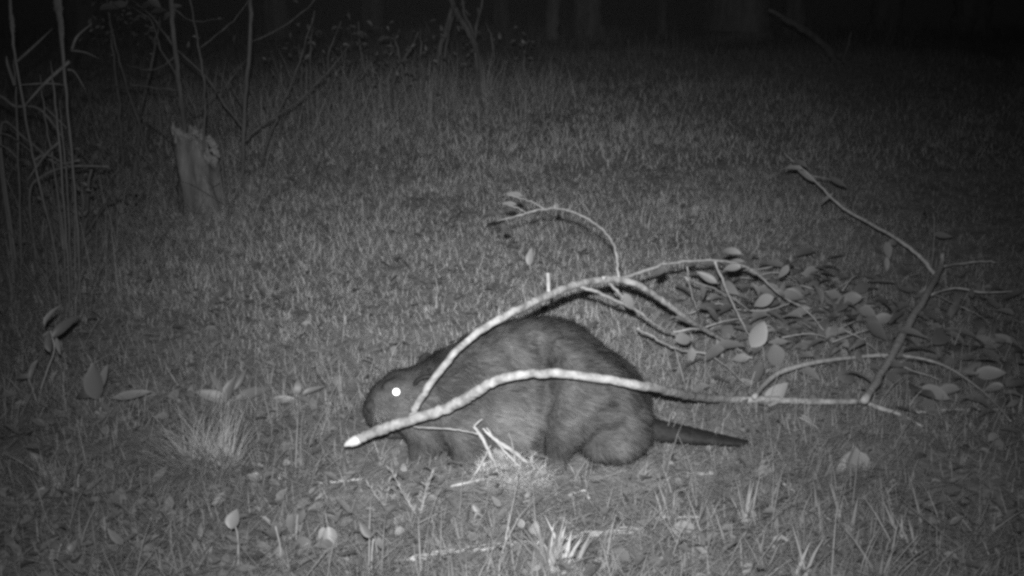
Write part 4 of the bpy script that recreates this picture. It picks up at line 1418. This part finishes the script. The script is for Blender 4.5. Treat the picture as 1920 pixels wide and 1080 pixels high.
clump('spray of stiff blades between the sparse clump and the fan of broad blades', 1430, 1080, 12, 90, 0.4, 5, 57, -1.57, 2.8, 'blade', (0.4, 1.0), 0.3)
clump('upright pair of stout blades under the broken clump', 1590, 1000, 6, 100, 0.2, 9, 58, 1.5, 2.0, 'blade', (0.4, 0.8), 0.2)
clump('bottom-edge clump beneath the long splayed fan', 1650, 1100, 14, 120, 0.35, 6, 59, -1.57, 2.8, 'blade', (0.3, 0.8), 0.4)


# ------------------------------------------------------------------ broad-leaved low plants
def leafy_plant(label, px, py, lvs, stem_rows, cat='seedling', name='seedling', mat='leaf_low', Yo=0.0, kind='ovate', group=None):
    g = G(px, py)
    Y = g.y + Yo
    root = thing(name, label, cat, g, group)
    rows = [(g.x, g.y, g.z - 0.01, 0.0022)] + [(*P(a, b, Y), 0.0017) for a, b in stem_rows]
    V, F = tube(rows, 6, 4, 0.05, px)
    part('stem', V, F, M['bark_twig'], root)
    for a in lvs:
        leaf_px(root, a[0], a[1], Y + (a[4] if len(a) > 4 else 0), a[2], a[3], random.uniform(-0.25, 0.35), a[5] if len(a) > 5 else kind, mat, random.uniform(-0.4, 0.4))
    return root


leafy_plant('seedling with one big pale heart-shaped leaf split down its fold, near the bottom edge', 607, 1040, [(620, 1010, 46, 285, -0.01, 'heart'), (604, 1006, 34, 262, 0.01, 'ovate')], [(612, 1015), (615, 992)], mat='leaf_pale')
leafy_plant('seedling with a long hanging pointed leaf, left of the split heart leaf', 522, 1062, [(518, 1000, 52, 270), (527, 1042, 40, 285)], [(526, 1030), (516, 985)])
leafy_plant('seedling with one wide leaf lying over, below the two upright leaves', 540, 1050, [(563, 1024, 46, 200, 0, 'round')], [(552, 1040), (578, 1018)])
leafy_plant('seedling with a pair of upright oval leaves on a thin stalk', 555, 1025, [(546, 985, 44, 262), (565, 970, 30, 255)], [(556, 990), (558, 965)])
leafy_plant('single round leaf on a bare stalk, left of the seedling pair', 446, 1060, [(438, 973, 38, 80, 0, 'round')], [(446, 1010), (441, 985)], kind='round')
leafy_plant('forked seedling with a mottled pale leaf and a small leaf, near the pale stick\'s end', 697, 1085, [(685, 993, 36, 128, 0, 'ovate'), (712, 1020, 26, 280), (700, 1000, 18, 60, 0, 'lance')], [(697, 1045), (700, 1010)])
leafy_plant('cluster of small rounded leaves low beside the tussock', 295, 985, [(318, 968, 26, 60, 0, 'round'), (288, 980, 24, 120, 0, 'round'), (335, 972, 20, 20, 0, 'round'), (268, 978, 26, 200), (250, 960, 22, 140)], [(295, 975), (305, 968)], kind='round')
leafy_plant('small pair of leaves right of the cluster, near the bottom edge', 385, 1050, [(390, 1038, 32, 60, 0, 'ovate'), (368, 1020, 24, 100), (338, 1060, 26, 110)], [(385, 1035), (382, 1020)])
leafy_plant('dim broad leaf group in the lower left corner', 105, 1060, [(108, 1045, 46, 110, 0, 'round'), (135, 1025, 30, 60), (98, 1018, 34, 150), (38, 1045, 28, 100)], [(108, 1040), (115, 1020)])
leafy_plant('dim leaf pair on the dark ground above the lower left corner', 150, 930, [(145, 912, 30, 100), (112, 882, 20, 60, 0, 'round'), (145, 880, 28, 80)], [(146, 905), (148, 890)])
leafy_plant('long flat leaf lying on the dark ground at the left edge', 60, 945, [(35, 938, 66, 175, 0, 'lance')], [(64, 940), (68, 936)])
leafy_plant('star of long arching leaves with one upright tip, above the tussock', 428, 765, [(397, 742, 70, 165, 0.02, 'lance'), (476, 735, 70, 25, 0, 'lance'), (430, 730, 50, 75, 0, 'ovate'), (405, 715, 50, 125, 0, 'lance'), (530, 748, 46, 175, 0, 'lance'), (450, 712, 46, 60, 0.03, 'lance')], [(428, 752), (430, 742)], 'broadleaf plant', 'broadleaf_plant', 'leaf_low')
leafy_plant('dim upright plant of broad pointed leaves, left of the star of leaves', 188, 790, [(180, 715, 70, 100, 0, 'ovate'), (195, 705, 50, 70, 0, 'lance'), (172, 775, 50, 170, 0, 'ovate'), (214, 775, 40, 60, 0, 'ovate'), (230, 790, 50, 20, 0, 'lance'), (150, 740, 60, 175, 0, 'lance'), (250, 740, 70, 10, 0.02, 'lance')], [(188, 760), (187, 735)], 'broadleaf plant', 'broadleaf_plant', 'leaf_low')
leafy_plant('tall dim stalk with paired blades below the reeds', 72, 760, [(92, 590, 44, 70, 0, 'lance'), (120, 610, 60, 50, 0, 'lance'), (92, 640, 40, 100, 0, 'ovate'), (110, 650, 36, 290, 0, 'lance'), (58, 700, 54, 245, 0, 'lance'), (60, 695, 30, 80, 0, 'lance'), (42, 706, 40, 180, 0, 'lance')], [(74, 740), (90, 690), (102, 655), (95, 620)], 'broadleaf plant', 'broadleaf_plant', 'leaf_low')
leafy_plant('pair of small upright leaves left of the beaver\'s face', 556, 760, [(558, 726, 30, 85, 0, 'ovate'), (535, 748, 50, 5, 0, 'lance'), (585, 730, 40, 30, 0, 'lance')], [(556, 745), (556, 738)])
leafy_plant('lone spoon-shaped leaf standing in the open grass above the arching branch', 994, 512, [(994, 481, 34, 88, 0, 'ovate')], [(994, 505), (994, 495)], mat='leaf_pale')
leafy_plant('tiny upright leaf far out in the open grass', 738, 358, [(738, 342, 24, 85, 0, 'lance')], [(738, 352), (738, 348)], mat='leaf_pale')
leafy_plant('seedling with small dark notched leaves under the pale straw', 890, 985, [(895, 958, 28, 310), (888, 978, 20, 100), (900, 985, 26, 60, 0, 'ovate'), (930, 940, 26, 130), (865, 975, 22, 160)], [(890, 972), (893, 962)])
leafy_plant('seedling with a rounded leaf left of the brightest clump', 1005, 1015, [(1003, 992, 30, 80, 0, 'round'), (975, 980, 22, 120, 0, 'round')], [(1004, 1005), (1003, 998)], mat='leaf_pale')


def vetch(label, px, py, tips, seed):
    """Feathery sprig: stems set with many small narrow leaflets."""
    g = G(px, py)
    root = thing('feathery_sprig', label, 'sprig', g)
    r_ = random.Random(seed)
    for (tx, ty) in tips:
        a = pix_path([(px, py, g.y, 0.0018), ((px + tx) / 2 + r_.uniform(-4, 4), (py + ty) / 2, g.y - 0.01, 0.0014), (tx, ty, g.y - 0.02, 0.0007)])
        V, F = tube(a, 5, 5, 0.05, seed)
        part('stem', V, F, M['bark_twig'], root)
        C = spline(a, 6)
        for i in range(2, len(C)):
            for s in (-1, 1):
                d = Vector((s * r_.uniform(0.15, 0.8) + (tx - px) / 160, r_.uniform(-0.6, 0.3), r_.uniform(0.5, 1.1)))
                if r_.random() < 0.25:
                    continue
                add_leaf(root, C[i][:3], d, (r_.uniform(-0.4, 0.4), -1, 0.5), r_.uniform(0.010, 0.016), 'lance', 'leaf_low', name='leaflet')
    return root


vetch('pale feathery sprig with small paired leaflets at the beaver\'s forepaws', 786, 975, [(733, 880), (812, 880), (760, 925), (800, 905)], 3)
vetch('second smaller feathery sprig left of the one at the forepaws', 722, 950, [(690, 905), (730, 900), (715, 915)], 4)


# ------------------------------------------------------------------ straw, sticks and other loose pieces
def loose(name, label, cat, rows, mat='stick', lump=0.08, sides=8, seed=0, group=None, ground=False):
    """rows px, py, Y or None (on the ground), radius."""
    pts = []
    for a, b, Y, r in rows:
        p = G(a, b) + Vector((0, 0, r * 0.8 + 0.004)) if Y is None else P(a, b, Y)
        pts.append((*p, r))
    V, F = tube(pts, sides, 6, lump, seed, True, 0.0006)
    o = part(name, V, F, M[mat], None)
    return tag(o, label, cat, group)


loose('fallen_stick', 'long pale stick half buried in the grass along the bottom of the scene', 'stick',
      [(740, 1062, None, 0.004), (800, 1050, None, 0.0075), (870, 1040, None, 0.0085), (950, 1030, None, 0.007), (1040, 1020, None, 0.0065), (1120, 1008, None, 0.0085), (1205, 1000, None, 0.0085)], 'stick', 0.14, seed=1)
loose('fallen_stick', 'dim crooked stick lying under the seedlings near the bottom edge', 'stick',
      [(545, 1046, None, 0.004), (580, 1040, None, 0.005), (620, 1048, None, 0.005), (655, 1055, None, 0.0045), (668, 1048, None, 0.003)], 'stick_dark', 0.1, seed=2)
loose('fallen_stick', 'thin straight stick in the grass between the tussock and the sprig', 'stick',
      [(598, 910, None, 0.003), (640, 907, None, 0.0035), (680, 903, None, 0.003)], 'stick', 0.08, seed=3)
loose('fallen_stick', 'short pale stick below the tail of the beaver', 'stick', [(1287, 894, None, 0.004), (1315, 893, None, 0.005), (1338, 892, None, 0.004)], 'stick', 0.15, seed=4)
loose('fallen_stick', 'short stick under the straw heap', 'stick', [(950, 952, None, 0.003), (985, 946, None, 0.0045), (1018, 942, None, 0.004)], 'stick_dark', 0.12, seed=5)
loose('fallen_stick', 'long thin stick lying right of the branch\'s ground end', 'stick', [(1712, 778, None, 0.004), (1770, 774, None, 0.0042), (1830, 772, None, 0.004), (1885, 772, None, 0.003)], 'stick', 0.08, seed=6)
loose('fallen_stick', 'straight thin stick slanting down through the lower right grass', 'stick', [(1460, 903, None, 0.003), (1510, 945, None, 0.0032), (1550, 975, None, 0.003), (1572, 995, None, 0.0025)], 'stick', 0.06, seed=7)
loose('fallen_stick', 'stick running low across the lower left grass', 'stick', [(110, 1075, None, 0.003), (180, 1050, None, 0.0035), (250, 1022, None, 0.003), (310, 1015, None, 0.002)], 'stick_dark', 0.08, seed=8)
loose('fallen_stick', 'short stick bent like an elbow, right of the straw heap', 'stick', [(1050, 942, None, 0.003), (1075, 930, None, 0.004), (1095, 924, None, 0.004), (1105, 940, None, 0.003)], 'stick', 0.1, seed=9)
loose('fallen_stick', 'pale short stick at the bottom, left of the sparse clump', 'stick', [(1225, 976, None, 0.003), (1265, 975, None, 0.004), (1310, 974, None, 0.003)], 'stick', 0.12, seed=10)
loose('bent_stem', 'thin dead stem standing from the ground right of the branch\'s fork', 'stem', [(1692, 815, None, 0.002), (1700, 780, 2.85, 0.002), (1712, 750, 2.9, 0.0018), (1728, 732, 2.92, 0.001)], 'bark_twig', 0.08, seed=11)
# straw before the belly
straws = [([(938, 896, 2.46, 0.002), (918, 850, 2.46, 0.0042), (900, 815, 2.455, 0.0046), (888, 800, 2.45, 0.003)], 'broad pale straw leaning up in front of the beaver\'s belly'),
          ([(888, 802, 2.45, 0.0022), (893, 795, 2.45, 0.0022), (905, 786, 2.45, 0.0012)], 'folded tip of pale straw bent over before the belly'),
          ([(990, 868, 2.47, 0.004), (960, 845, 2.46, 0.0055), (925, 822, 2.455, 0.0045), (905, 803, 2.45, 0.002)], 'second broad straw, slanting from the heap up to the left'),
          ([(980, 880, 2.47, 0.0028), (945, 845, 2.46, 0.003), (912, 802, 2.45, 0.0015)], 'thin straw lying along the second broad straw'),
          ([(900, 815, 2.452, 0.0014), (860, 806, 2.45, 0.0014), (810, 802, 2.45, 0.0012), (775, 800, 2.46, 0.0008)], 'long thread of straw running level below the branch'),
          ([(880, 905, 2.44, 0.002), (905, 865, 2.45, 0.002), (920, 835, 2.45, 0.001)], 'thin straw crossing behind the broad leaning straw'),
          ([(845, 912, 2.44, 0.003), (890, 902, 2.44, 0.004), (925, 893, 2.45, 0.003)], 'straw lying flat left of the heap'),
          ([(968, 880, 2.46, 0.0012), (962, 840, 2.46, 0.0012), (954, 812, 2.46, 0.0006)], 'fine upright straw in front of the belly')]
for k, (rows, lb) in enumerate(straws):
    loose('straw', lb, 'straw', rows, 'stick', 0.06, 6, 60 + k)
for k, (rows, lb) in enumerate((([(973, 890, 2.35, 0.0012), (962, 945, 2.25, 0.0018), (950, 1000, 2.16, 0.002), (938, 1075, 2.08, 0.002)], 'long thin straw standing in front of the brightest clump, taller of two'),
                                ([(957, 950, 2.25, 0.0010), (948, 1010, 2.15, 0.0014), (942, 1060, 2.09, 0.0014)], 'shorter thin straw beside the long one'),
                                ([(653, 912, 2.45, 0.001), (657, 960, 2.33, 0.0012), (655, 1000, 2.24, 0.0015), (649, 1078, 2.08, 0.0015)], 'thin jointed stalk standing left of the sprigs'))):
    loose('straw', lb, 'straw', rows, 'stick', 0.05, 5, 80 + k)


def straw_heap():
    g = G(962, 892)
    r_ = np.random.default_rng(77)
    n = 1200
    a = r_.random(n) * 6.283
    rr = np.sqrt(r_.random(n))
    x = g.x + np.cos(a) * rr * 0.095
    y = g.y + np.sin(a) * rr * 0.055
    hh = 0.042 * (1 - rr ** 2)
    base = np.stack([x, y, H(x, y) + hh * r_.random(n)], 1)
    V, F, k = blades(base, r_.uniform(0.012, 0.05, n), r_.uniform(0.0012, 0.003, n), r_.random(n) * 6.283, r_.uniform(0.8, 1.5, n), r_.uniform(0, 0.7, n), r_.normal(0, 0.7, n), 3)
    o = part('straw_heap', V, F, M['straw'], None, False, np.repeat(r_.random(n) * 0.9 + 0.25, k))
    tag(o, 'pale heap of crumpled dry straw in front of the beaver\'s belly', 'straw heap', None, None)


straw_heap()


def scattered_straw():
    r_ = np.random.default_rng(78)
    n = 900
    px = np.concatenate([r_.normal(950, 150, 500), r_.uniform(500, 1500, 400)])
    py = np.concatenate([r_.normal(950, 50, 500), r_.uniform(860, 1090, 400)])
    B = np.array([tuple(G(a, b)) for a, b in zip(px, py)])
    ok = ~((((B[:, 0] - BX) / 0.36) ** 2 + ((B[:, 1] - BY) / 0.12) ** 2) < 1)
    B = B[ok]
    n = len(B)
    B[:, 2] += r_.uniform(0.004, 0.028, n)
    V, F, k = blades(B, r_.uniform(0.02, 0.1, n), r_.uniform(0.0015, 0.0035, n), r_.normal(0, 0.7, n) + math.pi * (r_.random(n) < 0.5), r_.uniform(1.2, 1.6, n), r_.uniform(-0.1, 0.3, n), r_.normal(0, 0.8, n), 3)
    V[:, 2] = np.maximum(V[:, 2], H(V[:, 0], V[:, 1]) + 0.003)
    o = part('loose_straw', V, F, M['straw'], None, False, np.repeat(r_.random(n) * 0.7 - 0.15, k))
    tag(o, 'scattered pale dry straw matted into the near grass', 'loose straw', None, 'stuff')


scattered_straw()
# drooping pale leaf clump right of the tail
leafy_plant('drooping pale fuzzy leaf clump beyond the end of the beaver\'s tail', 1605, 890, [(1580, 872, 60, 238, 0, 'lance'), (1598, 868, 62, 262, -0.01, 'ovate'), (1615, 872, 60, 292, 0, 'ovate'), (1600, 862, 56, 275, 0.01, 'lance')],
            [(1602, 860), (1598, 843)], 'drooping plant', 'drooping_plant', 'leaf_pale')
leafy_plant('curled pale dead leaf arched over the ground beneath the branch', 1540, 810, [(1522, 795, 52, 320, 0, 'lance')], [(1530, 800), (1498, 782)], 'dead leaf', 'dead_leaf', 'leaf_pale')


# ------------------------------------------------------------------ far shrubs and trees at the edge of the woods
def shrub(label, px, py, stems, nleaf, box, seed, name='shrub'):
    g = G(px, py)
    root = thing(name, label, 'shrub', g)
    r_ = random.Random(seed)
    for i, rows in enumerate(stems):
        V, F = tube([(g.x + (rows[0][0] - px) / FPX * g.y, g.y, g.z - 0.03, rows[0][2] * 1.2)] + [(*P(a, b, g.y + r_.uniform(-.1, .1)), r) for a, b, r in rows[1:]], 7, 5, 0.07, seed + i, True, 0.003)
        part('stem', V, F, M['bark_mid'], root)
    for k in range(nleaf):
        x, y = r_.gauss((box[0] + box[2]) / 2, (box[2] - box[0]) / 4), r_.gauss((box[1] + box[3]) / 2, (box[3] - box[1]) / 4)
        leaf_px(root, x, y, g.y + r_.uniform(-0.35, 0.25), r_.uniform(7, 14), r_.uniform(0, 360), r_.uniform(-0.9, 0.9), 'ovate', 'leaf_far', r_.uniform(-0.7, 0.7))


shrub('bare shrub of stout crossing stems at the edge of the woods, above the open grass', 870, 185,
      [[(812, 0, 0.02), (815, 160, 0.016), (825, 90, 0.016), (840, 45, 0.015), (848, 0, 0.012), (852, -70, 0.008)], [(905, 0, 0.02), (900, 120, 0.018), (882, 65, 0.018), (860, 30, 0.018), (843, -10, 0.016), (830, -60, 0.01)],
       [(895, 0, 0.015), (893, 100, 0.012), (892, 60, 0.011), (900, 20, 0.009), (908, -20, 0.005)], [(900, 0, 0.012), (888, 70, 0.01), (870, 20, 0.009), (865, -30, 0.006)],
       [(925, 0, 0.01), (926, 120, 0.008), (922, 70, 0.007), (908, 40, 0.004)], [(830, 0, 0.012), (835, 100, 0.01), (845, 40, 0.009), (858, 20, 0.006)]], 46, (800, 20, 960, 150), 5)
shrub('leafy thicket left of the bare crossing shrub', 740, 215,
      [[(700, 0, 0.01), (690, 160, 0.009), (676, 90, 0.007), (672, 40, 0.004)], [(760, 0, 0.012), (758, 150, 0.01), (745, 90, 0.008), (735, 60, 0.004)], [(735, 0, 0.01), (738, 150, 0.009), (765, 100, 0.008), (785, 60, 0.004)],
       [(780, 0, 0.01), (784, 140, 0.008), (790, 90, 0.006), (786, 50, 0.003)]], 110, (620, 30, 830, 190), 6)
shrub('dim leafy thicket behind the crooked twiggy sapling', 600, 235,
      [[(590, 0, 0.01), (585, 160, 0.008), (582, 90, 0.006), (590, 30, 0.004)], [(620, 0, 0.01), (615, 150, 0.008), (620, 90, 0.006), (640, 40, 0.003)], [(560, 0, 0.01), (566, 150, 0.008), (560, 80, 0.005)]], 90, (500, 20, 700, 210), 7)
shrub('lone thin twiggy shrub standing right of the bare crossing shrub', 980, 165,
      [[(982, 0, 0.008), (983, 110, 0.006), (978, 80, 0.004), (972, 60, 0.002)], [(984, 0, 0.007), (984, 100, 0.005), (992, 75, 0.003)]], 14, (950, 50, 1020, 130), 8)
shrub('dark leafy bush at the top left among the bare saplings', 230, 330,
      [[(230, 0, 0.01), (225, 220, 0.008), (215, 120, 0.006), (205, 40, 0.004)], [(250, 0, 0.01), (262, 220, 0.008), (285, 110, 0.006), (300, 30, 0.003)]], 90, (150, -30, 340, 110), 9)
shrub('low dim shrub behind the reeds', 150, 470, [[(150, 0, 0.008), (165, 350, 0.007), (175, 290, 0.004)], [(140, 0, 0.008), (185, 400, 0.006), (230, 370, 0.003)], [(130, 0, 0.007), (90, 400, 0.006), (60, 340, 0.003)]], 60, (20, 250, 260, 450), 10)

YB = G(1572, 122).y
for k, (rows, lb) in enumerate((([(1570, 118, 9.5, 0.022), (1545, 85, 9.4, 0.02), (1500, 50, 9.3, 0.017), (1440, 18, 9.2, 0.01)], 'dead bough slanting down to the grass at the edge of the woods'),
                                ([(1582, 110, 9.5, 0.01), (1590, 85, 9.5, 0.008), (1596, 60, 9.5, 0.004)], 'short dead prong standing by the foot of the slanting bough'))):
    pts = pix_path([(a, b, YB + c - 9.5, r * 1.3) for a, b, c, r in rows])
    pts = [(pts[0][0] + 0.03, pts[0][1], h1(pts[0][0], pts[0][1]), rows[0][3])] + pts
    V, F = tube(pts, 8, 6, 0.1, 90 + k, True, 0.004)
    tag(part('dead_bough', V, F, M['bark_dark'], None), lb, 'dead branch')


def tree(label, px, Y, wpx, seed, lean=0.0):
    Y = Y * 0.8
    x = P(px, 60, Y).x
    g = Vector((x, Y, h1(x, Y)))
    depth = (g - EYE).dot(FWD)
    r = wpx / 2 / FPX * depth
    root = thing('tree', label, 'tree', g, 'trees of the dark woods')
    r_ = random.Random(seed)
    top = 8.0
    pts = [(g.x, g.y, g.z - 0.15, r * 1.5), (g.x, g.y, g.z + 0.25, r * 1.15), (g.x + lean * 1, g.y, 1.5, r), (g.x + lean * 3, g.y, 4, r * 0.85), (g.x + lean * 6, g.y + .1, top, r * 0.55)]
    V, F = tube(pts, 18, 8, 0.05, seed, True, 0.01)
    part('trunk', V, F, M['bark_dark'], root)
    cl = []
    for i in range(5):
        z = r_.uniform(3.2, 7.2)
        a = r_.uniform(0, 6.283)
        l = r_.uniform(1.0, 2.2)
        b = Vector((g.x + lean * z * 0.8, g.y, z))
        m = b + Vector((math.cos(a) * l * 0.5, math.sin(a) * l * 0.5, l * 0.3))
        e = b + Vector((math.cos(a) * l, math.sin(a) * l, l * 0.7))
        cl.append(e)
        cl.append(m)
        V, F = tube([(*b, r * 0.3), (*m, r * 0.2), (*e, r * 0.06)], 6, 4, 0.06, seed + i)
        part('limb', V, F, M['bark_dark'], root)
    # crown: many small leaves round the limbs
    rn = np.random.default_rng(seed)
    n = 900
    c = np.array([tuple(cl[i]) for i in rn.integers(0, len(cl), n)]) + rn.normal(0, 0.55, (n, 3)) + np.array([0, 0, 0.4])
    a = rn.normal(0, 1, (n, 3))
    a /= np.linalg.norm(a, axis=1)[:, None]
    b = np.cross(a, rn.normal(0, 1, (n, 3)))
    b /= np.linalg.norm(b, axis=1)[:, None]
    s = rn.uniform(0.05, 0.1, n)[:, None]
    V = np.stack([c - a * s, c + b * s * 0.45, c + a * s, c - b * s * 0.45], 1).reshape(-1, 3)
    F = np.arange(4 * n).reshape(-1, 4)
    part('crown', V, F, M['litter'], root, False, np.repeat(rn.random(n), 4))


tree('slim dark tree trunk at the woods\' edge, nearest the bare crossing shrub', 1035, 13.0, 24, 101)
tree('medium dark trunk just right of the slim one', 1102, 14.5, 52, 102)
tree('thickest dark trunk in the woods, straight above the raised twig of the branch', 1382, 14.0, 104, 103, 0.02)
tree('thin pole of a tree between the medium and the thickest trunk', 1240, 16.0, 16, 104, 0.02)
tree('trunk right of the thickest one, above the slanting dead bough', 1486, 15.5, 38, 105)
tree('faint trunk high behind the bare crossing shrub', 940, 18.0, 30, 106, -0.02)
tree('faint trunk above the leafy thicket', 700, 17.0, 42, 107)
tree('dark trunk in the upper right of the woods', 1660, 17.0, 50, 108)
tree('barely lit trunk in the far right corner of the woods', 1820, 15.0, 60, 109, 0.03)
tree('dark trunk hidden behind the crossing sapling limbs', 520, 15.0, 46, 110)
tree('barely lit trunk in the far left corner behind the reeds', 160, 13.0, 60, 111)
